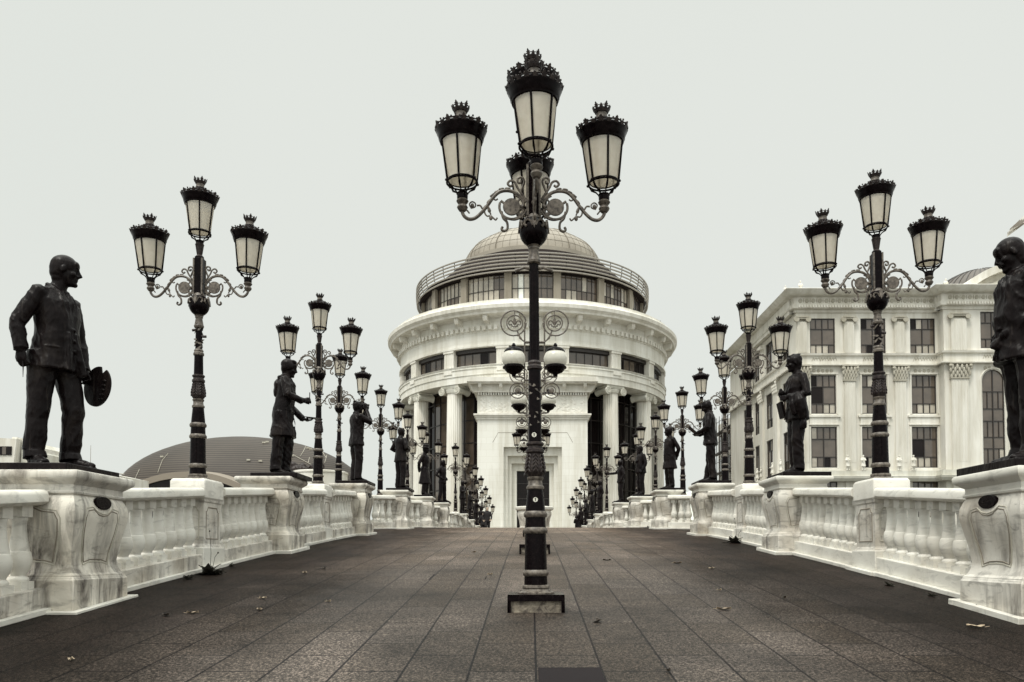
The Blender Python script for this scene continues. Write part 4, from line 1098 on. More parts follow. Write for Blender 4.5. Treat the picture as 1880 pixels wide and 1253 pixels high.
A = man(R(163), SC, {'R': [(.04, .27, 1.15), (.26, .12, 1.06)], 'L': [(.04, -.27, 1.15), (.26, -.12, 1.06)]}, head=(.075, 0, 1.64), hpitch=.45, hair='short', lean=.03,
        legs={'R': [(0, .09, .90), (.03, .09, .49), (.08, .10, .09), .1], 'L': [(0, -.09, .90), (-.02, -.09, .49), (-.05, -.10, .09), -.1]},
        hands={'R': {'curl': .5, 'palm': (0, 0, 1)}, 'L': {'curl': .5, 'palm': (0, 0, 1)}})
statue((4.50, 19.7, deck(19.7) + 1.262), A, 'bronze man reading an open book, third statue on the right', .013, .011, {'open_book': book_part(A, .38, 1.10, .75, .16, .13)}, seed=15)
A = man(R(-160), SC, BACK, coat='long', head=(.04, 0, 1.66), hyaw=R(-25), hair='short', fat=1.15)
statue((4.62, 26.2, deck(26.2) + 1.262), A, 'stout bronze man in an overcoat, hands behind his back, fourth statue on the right', .016, .008, seed=17)
A = man(R(-158), SC, CHEST, coat='jacket', head=(.03, 0, 1.66), hair='bald beard', fat=1.2)
statue((4.55, 32.6, deck(32.6) + 1.262), A, 'bearded bronze man with one hand on his chest, fifth statue on the right', .018, .008, seed=18)
A = man(R(-172), SC, POINT, coat='jacket', head=(.03, 0, 1.66), hair='short')
statue((4.45, 39.0, deck(39.0) + 1.262), A, 'bronze man reaching one arm forward, sixth statue on the right', .018, .008, seed=19)
# --- monument on the axis in the middle of the bridge ---
mt = thing('round_pedestal', 'large round white vase shaped pedestal in the middle of the bridge before the doorway', 'pedestal', (.2, 47.0, deck(47)))
obj('drum', MB().lathe([(1.1, -.1), (1.1, .12), (.95, .16), (.86, .3), (.92, .7), (1.02, 1.0), (1.02, 1.15), (.95, 1.25)], 40), M_marble, mt)
obj('cap', MB().lathe([(.97, 1.24), (1.12, 1.30), (1.14, 1.36), (1.14, 1.44), (1.10, 1.48)], 40), M_marble_clean, mt)
A = man(R(-95), 1.62, {'R': [(-.02, .32, 1.2), (.2, .34, 1.10)], 'L': [(.0, -.33, 1.18), (.14, -.30, .98)]}, coat='frock', hair='long', legs={'R': [(0, .1, .9), (.02, .15, .49), (.0, .2, .09), .4], 'L': [(0, -.1, .9), (.02, -.15, .49), (.0, -.2, .09), -.4]})
statue((.2, 47.0, deck(47) + 1.48), A, 'large bronze statue on the round pedestal, half hidden by the front lamp pole', .026, .01, None, (.6, .5), None, seed=21, name='bronze_monument')
# --- walking person ---
def b_cloth(t, p): t.links.new(ramp(t, noi(t, pos(t), 8, 4), [(.3, (.006, .005, .006)), (.7, (.016, .012, .013))]), p.inputs['Base Color'])
M_coat = mat('dark_cloth', (.01, .008, .009), .85, build=b_cloth)
M_skin = mat('skin', (.52, .40, .31), .5)
M_hair = mat('dark_hair', (.015, .01, .008), .7)
def person(loc, yaw, label, arms, seed):
    f = man(yaw, 1.0, arms, legs={'R': [(0, .09, .90), (.10, .09, .50), (.14, .09, .10), .0], 'L': [(0, -.09, .90), (-.02, -.09, .49), (-.16, -.09, .12), 0]}, coat='jacket', detail=True, hair='none' if False else 'bald')
    me = remesh(f.mb, .012, 'body', M_coat, .005, (.1, 1.45), 2, seed)
    me.materials.append(M_skin)
    hands_ = [f.P(*arms[k][1]) for k in arms]
    for pg in me.polygons:
        c = pg.center
        if c.z > 1.53 or any((c - h).length < .12 and c.z < h.z + .02 for h in hands_): pg.material_index = 1
    t = thing('person', label, 'person', loc)
    obj('body', me, None, t)
    f2 = Fig(yaw, 1.0); M0 = Matrix.Translation(f2.P(.02, 0, 1.655)) @ Matrix.Rotation(yaw, 4, 'Z')
    hb = MB()
    for a, b_, c, r_ in ((-.025, 0, .052, (.100, .084, .083)), (-.058, 0, .0, (.06, .081, .075)), (.04, 0, .108, (.045, .06, .02)), (-.01, .07, .03, (.045, .016, .05)), (-.01, -.07, .03, (.045, .016, .05))):
        hb.ball((0, 0, 0), (1, 1, 1), M0 @ Matrix.Translation((a, b_, c)) @ Matrix.Diagonal((*r_, 1)), 12, 8)
    obj('hair', remesh(hb, .012, 'hair', M_hair, 0), None, t)
WALK = {'R': [(-.08, .27, 1.14), (.02, .26, .90)], 'L': [(.02, -.27, 1.13), (.16, -.24, .93)]}
person((-2.85, 51.5, deck(51.5)), R(-88), 'man in a dark coat walking towards the camera beyond the crest of the deck', WALK, 2)
person((-3.35, 55.5, deck(55.5)), R(85), 'person in dark clothes walking away just behind the man in the coat', DOWN, 4)
# ---------------- round building (centre) ----------------
BX, BY = .2, 120.0
def zb(py, D): return Z(py, D)
rb_ = thing('round_building', 'round white domed building with ionic columns at the far end of the bridge', 'building', (BX, BY, ZG))
rb_.scale = (1.010, 1.010, 1.012)
def RB(name, mb, m, parent=None, **k):
    o = obj(name, mb, m, parent or rb_, **k)
    if parent is None or parent is rb_: o.location = (0, 0, -ZG)
    return o
E = EYE
NS = 128
GR = 16.3
RB('lower_wall', MB().lathe([(GR, ZG), (GR, 24.5)], 64), M_pane_dark)
mul = MB()
for i in range(64):
    a = 2 * PI * i / 64; mul.box(-.06, .06, -GR - .18, -GR, 1, 23.4, Matrix.Rotation(a, 4, 'Z'))
for z in (4, 7, 10, 13, 16, 19, 22): mul.arc(GR, GR + .14, z, z + .14, 0, 2 * PI, 64)
RB('mullion_grid', mul, M_frame, smooth=0)
lp = []
for i in range(64):
    a0 = 2 * PI * i / 64 + .004
    if rnd.random() < (.75 if 38 < i < 60 else .12): lp.append(i)
pl_ = MB()
for i in lp: pl_.arc(GR + .02, GR + .06, 1, 23.2, 2 * PI * i / 64 + .006, 2 * PI * (i + 1) / 64 - .006, 1)
RB('lit_glazing', pl_, M_pane_mid, smooth=0)
zA = (HY - 745) * 116.8 / F + EYE            # underside of the entablature
RB('colonnade_soffit', MB().lathe([(GR + .1, zA + .3), (19.5, zA + .3), (19.5, zA + .6), (GR + .1, zA + .6)], 96), M_trim, smooth=25)
def ringm(prof, n=NS):
    """closed ring from an (r,z) outline"""
    mb = MB(); vs = []; fs = []; m = len(prof)
    for i in range(n):
        a = 2 * PI * i / n
        for r, z in prof: vs.append((r * math.sin(a), -r * math.cos(a), z))
    for i in range(n):
        for k in range(m): fs.append((i * m + k, i * m + (k + 1) % m, ((i + 1) % n) * m + (k + 1) % m, ((i + 1) % n) * m + k))
    return mb.add(vs, fs)
zW0, zW1 = 24.1 + E, 26.5 + E
RB('entablature', ringm([(17.2, zA), (19.75, zA), (19.75, zA + .9), (19.85, zA + .9), (19.85, zA + 1.7), (19.95, zA + 1.7), (19.95, zA + 2.0), (20.0, zA + 2.1), (19.7, zA + 2.2), (19.7, zW0 - .25), (19.95, zW0 - .2), (19.95, zW0), (18.6, zW0), (18.6, zA + .5), (17.2, zA + .5)]), M_wall_panel, smooth=25)
zc = 30.4 + E
RB('upper_wall', ringm([(18.6, zW1), (19.9, zW1), (19.9, zW1 + .25), (19.7, zW1 + .3), (19.7, zW1 + 1.9), (19.8, zW1 + 2.0), (19.8, zc - .2), (18.6, zc - .2)]), M_wall_panel, smooth=25)
RB('window_band_wall', ringm([(18.3, zW0 - .01), (18.62, zW0 - .01), (18.62, zW1 + .01), (18.3, zW1 + .01)]), M_frame, smooth=25)
RB('cornice', ringm([(19.3, zc - .35), (19.9, zc - .3), (20.1, zc - .15), (21.2, zc - .1), (21.25, zc + .15), (21.55, zc + .45), (21.6, zc + .9), (21.45, zc + 1.05), (20.9, zc + 1.1), (20.7, zc + 1.5), (20.7, zc + 1.75), (20.2, zc + 1.8), (18, zc + 1.8), (18, zc - .3)]), M_wall, smooth=30)
dn = MB()
for i in range(160):
    a = 2 * PI * i / 160; dn.box(-.22, .22, -20.12, -19.7, 28.6 + E, 29.15 + E, Matrix.Rotation(a, 4, 'Z'))
RB('dentil_band', dn, M_wall, smooth=0)
mo = MB().add([], [])
ml = [(-20.95, 0), (-20.95, .38), (-19.7, .38), (-19.7, -.85), (-19.9, -.9), (-20.05, -.5), (-20.5, -.3), (-20.8, -.35)]
for i in range(32):
    Mx = Matrix.Rotation(2 * PI * (i + .5) / 32, 4, 'Z') @ Matrix.Rotation(PI / 2, 4, 'Z') @ Matrix.Rotation(PI / 2, 4, 'X')
    mm = MB().prism([(p[0], p[1] + zc - .5) for p in ml], -.28, .28, Mx)
    RB('bracket', mm, M_wall, smooth=0)
def arc_window(r, z0, z1, a0, a1, nv, rows, palette, depth=.12, name='window'):
    """frame mesh with pane children"""
    fr = MB(); w_ = .045
    fr.arc(r - .05, r + .06, z0 - .02, z0 + .12, a0, a1, 6); fr.arc(r - .05, r + .06, z1 - .12, z1 + .02, a0, a1, 6)
    for i in range(nv + 1):
        a = a0 + (a1 - a0) * i / nv; fr.arc(r - .05, r + .07, z0, z1, a - w_ / r, a + w_ / r, 1)
    for j in range(1, rows): zz = z0 + (z1 - z0) * j / rows * (.98 if rows > 1 else 1); fr.arc(r - .05, r + .065, zz - .04, zz + .04, a0, a1, 6)
    f = RB(name, fr, M_frame, smooth=0)
    groups_ = {}
    for i in range(nv):
        for j in range(rows):
            m_ = palette(i, j)
            groups_.setdefault(m_.name, (m_, MB()))[1].arc(r - .03, r - .005, z0 + (z1 - z0) * j / rows, z0 + (z1 - z0) * (j + 1) / rows, a0 + (a1 - a0) * i / nv + .002, a0 + (a1 - a0) * (i + 1) / nv - .002, 1)
    for m_, b in groups_.values(): obj('pane', b, m_, f, smooth=0)
    return f
H22 = 2 * PI / 16
for i in range(16):
    c = i * H22; front = abs((c + PI) % (2 * PI) - PI)
    cc = (c + PI) % (2 * PI) - PI
    # window of the cornice level band
    hw = H22 / 2 - .044
    if front < 1.75:
        arc_window(18.9, zW0 + .02, zW1 - .5, c - hw, c + hw, 5, 1, lambda a, b: M_pane_mid if rnd.random() < (.75 if cc < .5 else .35) else M_pane_dark)
    sh = MB().arc(18.8, 19.3, zW1 - .5, zW1, c - hw, c + hw, 6); RB('blind_box', sh, M_frame, smooth=0)
    p = MB().arc(18.6, 19.72, zW0, zW1, c + H22 / 2 - .040, c + H22 / 2 + .040, 3)
    for q in (-.024, -.008, .008, .024): p.arc(19.7, 19.78, zW0 + .25, zW1 - .45, c + H22 / 2 + q - .003, c + H22 / 2 + q + .003, 1)
    p.arc(19.7, 19.85, zW1 - .3, zW1, c + H22 / 2 - .043, c + H22 / 2 + .043, 2)
    RB('pilaster', p, M_wall, smooth=20)
    p = MB().arc(19.7, 19.95, zW0 - .75, zW0 - .25, c + H22 / 2 - .034, c + H22 / 2 + .034, 3)
    RB('pilaster_foot', p, M_wall, smooth=20)
# drum glazing
zD0, zD1 = 33.0 + E, 37.3 + E
RB('drum_core', MB().lathe([(15.6, zc + 1.7), (15.6, zD1 + .1)], 64), M_frame, smooth=0)
RB('drum_sill', ringm([(15, zD0 - .5), (16.9, zD0 - .5), (16.9, zD0), (15, zD0)]), M_wall, smooth=20)
for i in range(16):
    c = i * H22; cc = (c + PI) % (2 * PI) - PI
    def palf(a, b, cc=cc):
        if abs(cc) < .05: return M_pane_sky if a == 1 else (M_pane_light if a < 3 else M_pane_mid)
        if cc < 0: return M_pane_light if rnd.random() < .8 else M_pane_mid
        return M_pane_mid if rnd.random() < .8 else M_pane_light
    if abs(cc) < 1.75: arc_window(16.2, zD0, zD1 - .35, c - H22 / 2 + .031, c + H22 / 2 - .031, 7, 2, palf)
    RB('drum_pier', MB().arc(15.6, 16.7, zD0 - .02, zD1, c + H22 / 2 - .029, c + H22 / 2 + .029, 2), M_taupe, smooth=20)
RB('drum_roof', MB().lathe([(16.9, zD1 - .3), (16.95, zD1 + .1), (16.9, zD1 + .3), (15.0, 38.9 + E), (13.4, 40.3 + E), (11.9, 41.8 + E), (10.8, 42.3 + E), (10.6, 42.6 + E)], NS), M_darkroof, smooth=20)
RB('dark_band', ringm([(10.6, 41.9 + E), (12.0, 41.4 + E), (12.0, 41.7 + E), (10.6, 42.4 + E)]), M_dome)
dome = [(10.9, 42.2 + E), (10.9, 42.8 + E)] + [(10.4 * math.cos(q * PI / 2 / 12), 42.9 + E + 5.5 * math.sin(q * PI / 2 / 12)) for q in range(12)] + [(.2, 48.4 + E)]
RB('dome', MB().lathe(dome, 96), M_dome, smooth=40)
rs = MB()
def dp(q, a): r = 10.42 * math.cos(q); return (r * math.sin(a), -r * math.cos(a), 42.9 + E + 5.52 * math.sin(q))
for i in range(60):
    a = 2 * PI * i / 60; big = i % 5 == 0
    rs.tube([dp(q * PI / 2 / 12, a) for q in range(0, 12)], .10 if big else .018, 4)
for q in (1.5, 3, 4.5, 6, 7.5, 9): rs.tube([dp(q * PI / 2 / 12, 2 * PI * i / 80) for i in range(80)], .02, 4, closed=True)
RB('dome_rib', rs, M_domeseam, smooth=0)
for z, r_ in ((39.2, 17.4), (38.75, 17.42), (38.3, 17.42), (37.85, 17.4), (37.4, 17.35), (36.95, 17.3)):
    mb = MB().tube([(r_ * math.sin(2 * PI * i / NS), -r_ * math.cos(2 * PI * i / NS), z + E) for i in range(NS)], .12, 6, closed=True)
    RB('sunshade_pipe', mb, M_steelpipe)
fn = MB()
for i in range(48):
    a = 2 * PI * i / 48
    fn.tube([(16.8 * math.sin(a), -16.8 * math.cos(a), 37.2 + E), (17.2 * math.sin(a), -17.2 * math.cos(a), 38 + E), (17.3 * math.sin(a), -17.3 * math.cos(a), 39.2 + E)], .07, 4)
RB('sunshade_post', fn, M_frame, smooth=0)
# columns
def make_column():
    h = zA - ZG
    b = MB().lathe([(1.06, 1.0), (1.07, 2.0), (1.06, h * .5), (.98, h - 1.0), (.96, h - .95)], 72, flute=24, fr=.07)
    o = obj('column', b, M_wall, rb_, smooth=60)
    c = MB().lathe([(1.5, 0), (1.5, .4), (1.4, .45), (1.35, .6), (1.2, .75), (1.25, .9), (1.08, 1.02)], 40); obj('column_base', c, M_trim, o)
    c = MB().lathe([(1.0, h - 1.0), (1.08, h - .95), (1.08, h - .85), (1.2, h - .6), (1.2, h - .5)], 30)
    c.box(-1.45, 1.45, -1.1, 1.1, h - .28, h - .02)
    for s in (-1, 1):
        c.lathe([(.5, -1.15), (.42, -.9), (.34, 0), (.42, .9), (.5, 1.15)], 20, M=Matrix.Translation((s * 1.28, 0, h - .75)) @ Matrix.Rotation(PI / 2, 4, 'X'))
        for t_ in (-1, 1):
            c.tube([(s * (1.28 + (.46 - .38 * i / 18) * math.cos(i * .52)), t_ * 1.16, h - .75 + (.46 - .38 * i / 18) * math.sin(i * .52)) for i in range(19)], .06, 5)
    c.box(-1.3, 1.3, -1.05, 1.05, h - .42, h - .27)
    obj('ionic_capital', c, M_trim, o, smooth=30)
    return o
col0 = None
for i in range(16):
    a = (i + .5) * H22; cc = (a + PI) % (2 * PI) - PI
    if abs(cc) < .3: continue
    if col0 is None: o = col0 = make_column()
    else:
        o = col0.copy(); link(o); o.parent = rb_
        for ch in col0.children: d = ch.copy(); link(d); d.parent = o
    o.location = (18.5 * math.sin(a), -18.5 * math.cos(a), 0); o.rotation_euler = (0, 0, a)
# portico (front slab with the doorway)
PD = 99.0
def q(px): return (px - CX) * PD / F - BX
def qz(py): return (HY - py) * PD / F + EYE
pt_ = MB()
py0 = PD - BY
def wall_with_hole(mb, x0, x1, z0, z1, hx0, hx1, hz1, ya, yb):
    mb.box(x0, hx0, ya, yb, z0, z1); mb.box(hx1, x1, ya, yb, z0, z1); mb.box(hx0, hx1, ya, yb, hz1, z1)
zbot = ZG
wall_with_hole(pt_, q(877), q(1078), zbot, qz(728), q(925), q(1031), qz(823), py0, py0 + .6)
for i, (a, b, t_) in enumerate(((932, 1024, 838), (939, 1017, 851), (948.5, 1009, 864))):
    pa, pb, ptp = ((925, 1031, 823), (932, 1024, 838), (939, 1017, 851))[i]
    wall_with_hole(pt_, q(pa) , q(pb), zbot, qz(ptp), q(a), q(b), qz(t_), py0 + .6 * (i + 1) + .002, py0 + .6 * (i + 2))
pt_.box(q(877), q(877) + .6, py0 + .602, py0 + 5, zbot, qz(728)); pt_.box(q(1078) - .6, q(1078), py0 + .602, py0 + 5, zbot, qz(728))
RB('portico_wall', pt_, M_wall_panel, smooth=0)
pk = MB()
x0, x1 = q(877), q(1078)
pk.box(q(859), q(1096), py0 - 1.25, py0 + 5.2, qz(707), qz(699)); pk.box(q(862), q(1093), py0 - 1.0, py0 + 5.1, qz(709.5), qz(707) - .003)
pk.box(x0 - .25, x1 + .25, py0 - .25, py0 + 5, qz(722), qz(709.5) - .003); pk.box(x0 - .4, x1 + .4, py0 - .4, py0 + 5, qz(724), qz(722) - .003)
for i in range(44): pk.box(x0 + .1 + i * .31, x0 + .1 + i * .31 + .17, py0 - .3, py0, qz(729), qz(724.2))
pk.box(x0 - .45, x1 + .45, py0 - .45, py0 + 5.02, qz(766), qz(763)); pk.box(x0 - .3, x1 + .3, py0 - .3, py0 + 5.01, qz(769), qz(766) - .003); pk.box(x0 - .15, x1 + .15, py0 - .15, py0 + 5.03, qz(773), qz(769) - .003)
RB('portico_cornice', pk, M_wall, smooth=0)
for px in (882, 920, 1035, 1073, 958, 997):
    Mx = Matrix.Translation((q(px), py0 - .25, qz(722))) @ Matrix.Rotation(PI / 2, 4, 'Z') @ Matrix.Rotation(PI / 2, 4, 'X')
    RB('bracket', MB().prism([(.0, 0), (-.1, 0), (-.25, .25), (-.6, .45), (-.75, .85), (0, .85)], -.2, .2, Mx), M_wall, smooth=0)
for s, xx in ((-1, x0 - .25), (1, x1 + .25)):
    RB('bracket', MB().add(*(lambda m: (m.v, m.f))(MB().prism([(0, -.2), (s * .5, .3), (s * .75, .85), (0, .85)], -1.2, .3, Matrix.Translation((xx, py0 + .2, qz(722))) @ Matrix.Rotation(PI / 2, 4, 'X')))), M_wall, smooth=0)
rl = MB()   # relief frieze
for i in range(150):
    xx = x0 + .4 + rnd.random() * (x1 - x0 - .8); zz = qz(762) + rnd.random() * (qz(732) - qz(762))
    rl.ball((xx, py0, zz), (rnd.uniform(.06, .28), .035, rnd.uniform(.06, .32)), Matrix.Rotation(rnd.uniform(-1, 1), 4, 'Y'), 8, 5)
RB('relief_frieze', rl, M_wall, smooth=60)
fr_ = MB(); fr_.tube([(q(905), py0, qz(815)), (q(915), py0, qz(797)), (q(1041), py0, qz(797)), (q(1051), py0, qz(815))], .03, 4)
RB('panel_outline', fr_, M_taupe, smooth=0)
dr = MB().box(q(945), q(1012), py0 + 2.5, py0 + 2.6, zbot, qz(860)); RB('door', dr, M_pane_dark, smooth=0)
dm_ = MB()
for px in (948.9, 968, 989, 1008.4): dm_.box(q(px) - .04, q(px) + .04, py0 + 2.4, py0 + 2.5, zbot, qz(864))
for py in (887, 915): dm_.box(q(948.6), q(1009), py0 + 2.395, py0 + 2.498, qz(py) - .05, qz(py) + .05)
RB('door_frame', dm_, M_frame, smooth=0)
steps = MB()
for i in range(4): steps.box(-11 - i * .5, 11 + i * .5, py0 - 1.5 - i * .5, py0 + 3, ZG - .2, ZG + .65 - i * .16)
RB('entrance_step', steps, M_trim, smooth=0)
RB('stylobate', MB().lathe([(20.6, ZG - .2), (20.6, ZG + .004)], 96), M_trim)
# antenna rack on the roof edge
an = MB()
for i in range(4): an.box(18.2 + .25 * i, 18.24 + .25 * i, -3, -2.96, zc + 1.5, zc + 4.2)
an.box(18.1, 19.1, -3.1, -2.9, zc + 1.9, zc + 2.9)
RB('roof_antenna', an, M_frame, smooth=0)

# ---------------- right building ----------------
RD = 90.0
rt = thing('palace_building', 'long white palace front with pilasters, brown windows and domed roof on the right', 'building', (30, RD, ZG))
RO = Vector((30, RD, ZG))
def RP(name, mb, m, parent=None, smooth=0, **k):
    mb.v = [tuple(Vector(v) - RO) for v in mb.v]
    return obj(name, mb, m, parent or rt, smooth=smooth, **k)
def rx(px): return X(px, RD)
def rz_(py): return Z(py, RD)
PV = 1.3      # projection of the pavilion
xc, xp, xe = rx(1462), rx(1722), rx(2060)
YB = 120.0
# window grid
wins = []     # (px0, px1, py_top, py_bot, kind, ybase)
for a in (1487.5, 1580.5, 1671.5):
    wins += [(a, a + 46, 585, 650, 'sq', 0), (a, a + 46.5, 689, 760, 'sq', 0), (a, a + 47, 784, 859, 'sq', 0), (a, a + 47, 884, 950, 'sq', 0)]
for a in (1789, 1889, 1989): wins += [(a, a + 43, 579, 645, 'sq', 1), (a + 1, a + 41, 684, 856, 'arch', 1)]
def facade(x0, x1, y, wl, z0, z1, th, nm):
    """wall slab cut around the windows: columns of boxes"""
    mb = MB(); xs = sorted(set([x0, x1] + [v for w_ in wl for v in w_[:2]]))
    for a, b in zip(xs, xs[1:]):
        mid_ = (a + b) / 2
        col_ = sorted([(w_[2], w_[3]) for w_ in wl if w_[0] < mid_ < w_[1]])
        z = z0
        for c, d in col_:
            if c > z: mb.box(a, b, y, y + th, z, c)
            z = d
        if z1 > z: mb.box(a, b, y, y + th, z, z1)
    return RP(nm, mb, M_wall)
def W(px0, px1, pt, pb): return (rx(px0), rx(px1), rz_(pb), rz_(pt))
facade(xc, xp, RD, [W(*w_[:4]) for w_ in wins if w_[5] == 0], ZG - .3, rz_(575), .5, 'front_wall')
facade(xp, xe, RD - PV, [W(*w_[:4]) for w_ in wins if w_[5] == 1], ZG - .3, rz_(570), .5, 'pavilion_wall')
RP('pavilion_return', MB().box(xp, xp + .4, RD - PV + .5, RD + .5, ZG, rz_(571)).box(xe - .4, xe, RD - PV + .5, YB, ZG, rz_(571)), M_wall)
def window(x0, x1, z0, z1, y, nx=2, rows=(.26, .44, .30), arch=False, sideways=False, dark=.2, name='window'):
    """frame + panes; sideways windows lie on a plane x = y and run along Y"""
    T = (lambda u, v, w_: (v, u, w_)) if sideways else (lambda u, v, w_: (u, v, w_))
    def bx(mb, u0, u1, v0, v1, w0, w1):
        k = MB().box(u0, u1, v0, v1, w0, w1); mb.add([T(*p) for p in k.v], k.f)
    fr = MB(); t_ = .10
    bx(fr, x0, x1, y + .12, y + .3, z0, z0 + t_); bx(fr, x0, x1, y + .12, y + .3, z1 - t_, z1)
    bx(fr, x0, x0 + t_, y + .121, y + .3, z0, z1); bx(fr, x1 - t_, x1, y + .121, y + .3, z0, z1)
    for i in range(1, nx): u = x0 + (x1 - x0) * i / nx; bx(fr, u - .06, u + .06, y + .122, y + .3, z0, z1)
    z = z0; panes = []
    for j, r_ in enumerate(rows):
        zn = z + (z1 - z0) * r_
        if j < len(rows) - 1: bx(fr, x0, x1, y + .123, y + .3, zn - .05, zn + .05)
        small = j % 2 == 0
        for i in range(nx):
            u0 = x0 + (x1 - x0) * i / nx; u1 = x0 + (x1 - x0) * (i + 1) / nx
            if small: um = (u0 + u1) / 2; bx(fr, um - .045, um + .045, y + .124, y + .3, z, zn); panes += [(u0, um, z, zn), (um, u1, z, zn)]
            else: panes.append((u0, u1, z, zn))
        z = zn
    f = RP(name, fr, M_frame)
    gs = {}
    for a, b, c, d in panes:
        r_ = rnd.random(); m_ = M_pane_dark if r_ < dark * .4 else (M_pane_light if (r_ > .6 and (d - c) < (z1 - z0) * .33 and c < z0 + .1) or r_ > .95 else M_pane_mid)
        mb = gs.setdefault(m_.name, (m_, MB()))[1]
        # some casements stand ajar
        bx(mb, a + .01, b - .01, y + .2, y + .24, c + .01, d - .01)
    for m_, mb in gs.values():
        mb.v = [tuple(Vector(v) - RO) for v in mb.v]; o = obj('pane', mb, m_, f, smooth=0)
    return f
for a, b, t_, bt, kd, pv in wins:
    y = RD - PV * pv
    x0, x1, z0, z1 = W(a, b, t_, bt)
    if kd == 'sq': window(x0, x1, z0, z1, y)
    else:
        r_ = (x1 - x0) / 2; cx_ = (x0 + x1) / 2; zc_ = z1 - r_
        window(x0, x1, z0, z1, y, 2, (.17, .12, .17, .13, .18, .23))
        sp_ = MB()
        for s in (-1, 1):
            pts = [(cx_ + s * r_, zc_)] + [(cx_ + s * r_ * math.cos(k * PI / 16), zc_ + r_ * math.sin(k * PI / 16)) for k in range(1, 9)] + [(cx_ + s * r_, z1 + .02)]
            sp_.prism(pts, -(y + .119), -(y + .002), Matrix.Rotation(PI / 2, 4, 'X'))
        RP('arch_spandrel', sp_, M_wall)
        RP('arch_moulding', MB().tube([(x0 - .18, y, z0), (x0 - .18, y, zc_)] + [(cx_ - (r_ + .18) * math.cos(k * PI / 12), y, zc_ + (r_ + .18) * math.sin(k * PI / 12)) for k in range(1, 12)] + [(x1 + .18, y, zc_), (x1 + .18, y, z0)], .11, 6), M_wall)
# pilasters
def pilaster(px, hw, y, dark=False):
    x = rx(px); h = hw
    yb = y
    # giant order through two lower floors
    b = MB().box(x - h, x + h, yb - .3, yb - .001, ZG, rz_(700))
    n = 6
    for i in range(n): u = x - h + .12 + (2 * h - .24) * i / (n - 1); b.box(u - .05, u + .05, yb - .34, yb - .3, rz_(850), rz_(704))
    o = RP('pilaster', b, M_wall)
    c = MB().box(x - h - .12, x + h + .12, yb - .42, yb, rz_(701), rz_(699)).box(x - h - .32, x + h + .32, yb - .6, yb, rz_(674.5), rz_(672))
    for k in range(20):
        zz = rz_(697) + (rz_(678) - rz_(697)) * ((k // 5) / 3.4); uu = x + (h + .22 * (k // 5) / 3) * (((k % 5) - 2 + .5 * ((k // 5) % 2) - .25) / 2.2)
        c.ball((uu, yb - .36 - .05 * (k // 5), zz), (.15, .09, .34), n=7, m=5)
    for s in (-1, 1): c.ball((x + s * (h + .18), yb - .5, rz_(678)), (.2, .16, .2), n=10, m=6)
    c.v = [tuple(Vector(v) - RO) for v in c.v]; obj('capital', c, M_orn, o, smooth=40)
    b = MB().box(x - h * .92, x + h * .92, yb - .25, yb - .002, rz_(649.5), rz_(592))
    for i in range(n): u = x - h * .85 + .1 + (1.7 * h - .2) * i / (n - 1); b.box(u - .05, u + .05, yb - .29, yb - .25, rz_(648), rz_(594))
    o = RP('pilaster', b, M_wall)
    c = MB().box(x - h - .1, x + h + .1, yb - .5, yb, rz_(585), rz_(583)).box(x - h - .05, x + h + .05, yb - .42, yb, rz_(588), rz_(585) - .003)
    for s in (-1, 1): c.lathe([(.30, -.1), (.32, .12), (.30, .15)], 18, M=Matrix.Translation((x + s * (h + .05), yb - .32, rz_(588.5))) @ Matrix.Rotation(PI / 2, 4, 'X'))
    c.v = [tuple(Vector(v) - RO) for v in c.v]; obj('capital', c, M_orn, o, smooth=40)
for px in (1472, 1558, 1650.5): pilaster(px, .62, RD)
for px in (1748, 1858, 1960, 2045): pilaster(px, .95, RD - PV)
# string courses and cornice following the plan
def course(prof, name, m):
    """prof: (out, z) outline swept along the plan line"""
    path = [(xc, YB), (xc, RD), (xp, RD), (xp, RD - PV), (xe, RD - PV), (xe, RD + 5)]
    mb = MB(); vs = []; fs = []; mm = len(prof); n = len(path)
    for i, (x, y) in enumerate(path):
        def nrm(a, b): dx, dy = b[0] - a[0], b[1] - a[1]; L = math.hypot(dx, dy); return (dy / L, -dx / L)
        if i == 0: nx_ = [nrm(path[0], path[1])]
        elif i == n - 1: nx_ = [nrm(path[-2], path[-1])]
        else: nx_ = [nrm(path[i - 1], path[i]), nrm(path[i], path[i + 1])]
        ox_ = sum(a[0] for a in nx_); oy_ = sum(a[1] for a in nx_)
        # path runs +Y to -Y then +X, outside is -X then -Y
        for o_, z in prof: vs.append((x + (ox_) * -1 * -o_ if False else x - abs(o_) * (1 if i in (0, 1) else (1 if i in (2, 3) else -1)) * (0 if False else 1), y - o_ * (0 if i in (0,) else 1) if i != 5 else y, z))
    for i in range(n - 1):
        for k in range(mm): fs.append((i * mm + k, i * mm + (k + 1) % mm, (i + 1) * mm + (k + 1) % mm, (i + 1) * mm + k))
    fs += [tuple(range(mm)), tuple(range((n - 1) * mm, n * mm))]
    mb.add(vs, fs); return RP(name, mb, m, smooth=20)
course([(-.6, rz_(575)), (.15, rz_(575)), (.2, rz_(570)), (.55, rz_(569)), (.6, rz_(562)), (.35, rz_(561)), (.4, rz_(548)), (1.0, rz_(546.5)), (1.35, rz_(543)), (1.6, rz_(538)), (1.5, rz_(537)), (-.6, rz_(537))], 'cornice', M_wall)
course([(-.2, rz_(673)), (.45, rz_(672.5)), (.45, rz_(670)), (.15, rz_(669)), (.15, rz_(655)), (.35, rz_(654)), (.4, rz_(650.5)), (-.2, rz_(650))], 'string_course', M_wall)
course([(-.2, rz_(885)), (.9, rz_(885)), (1.1, rz_(880)), (1.15, rz_(876)), (.8, rz_(875)), (.8, rz_(866)), (-.2, rz_(865))], 'balcony_ledge', M_trim)
dn = MB()
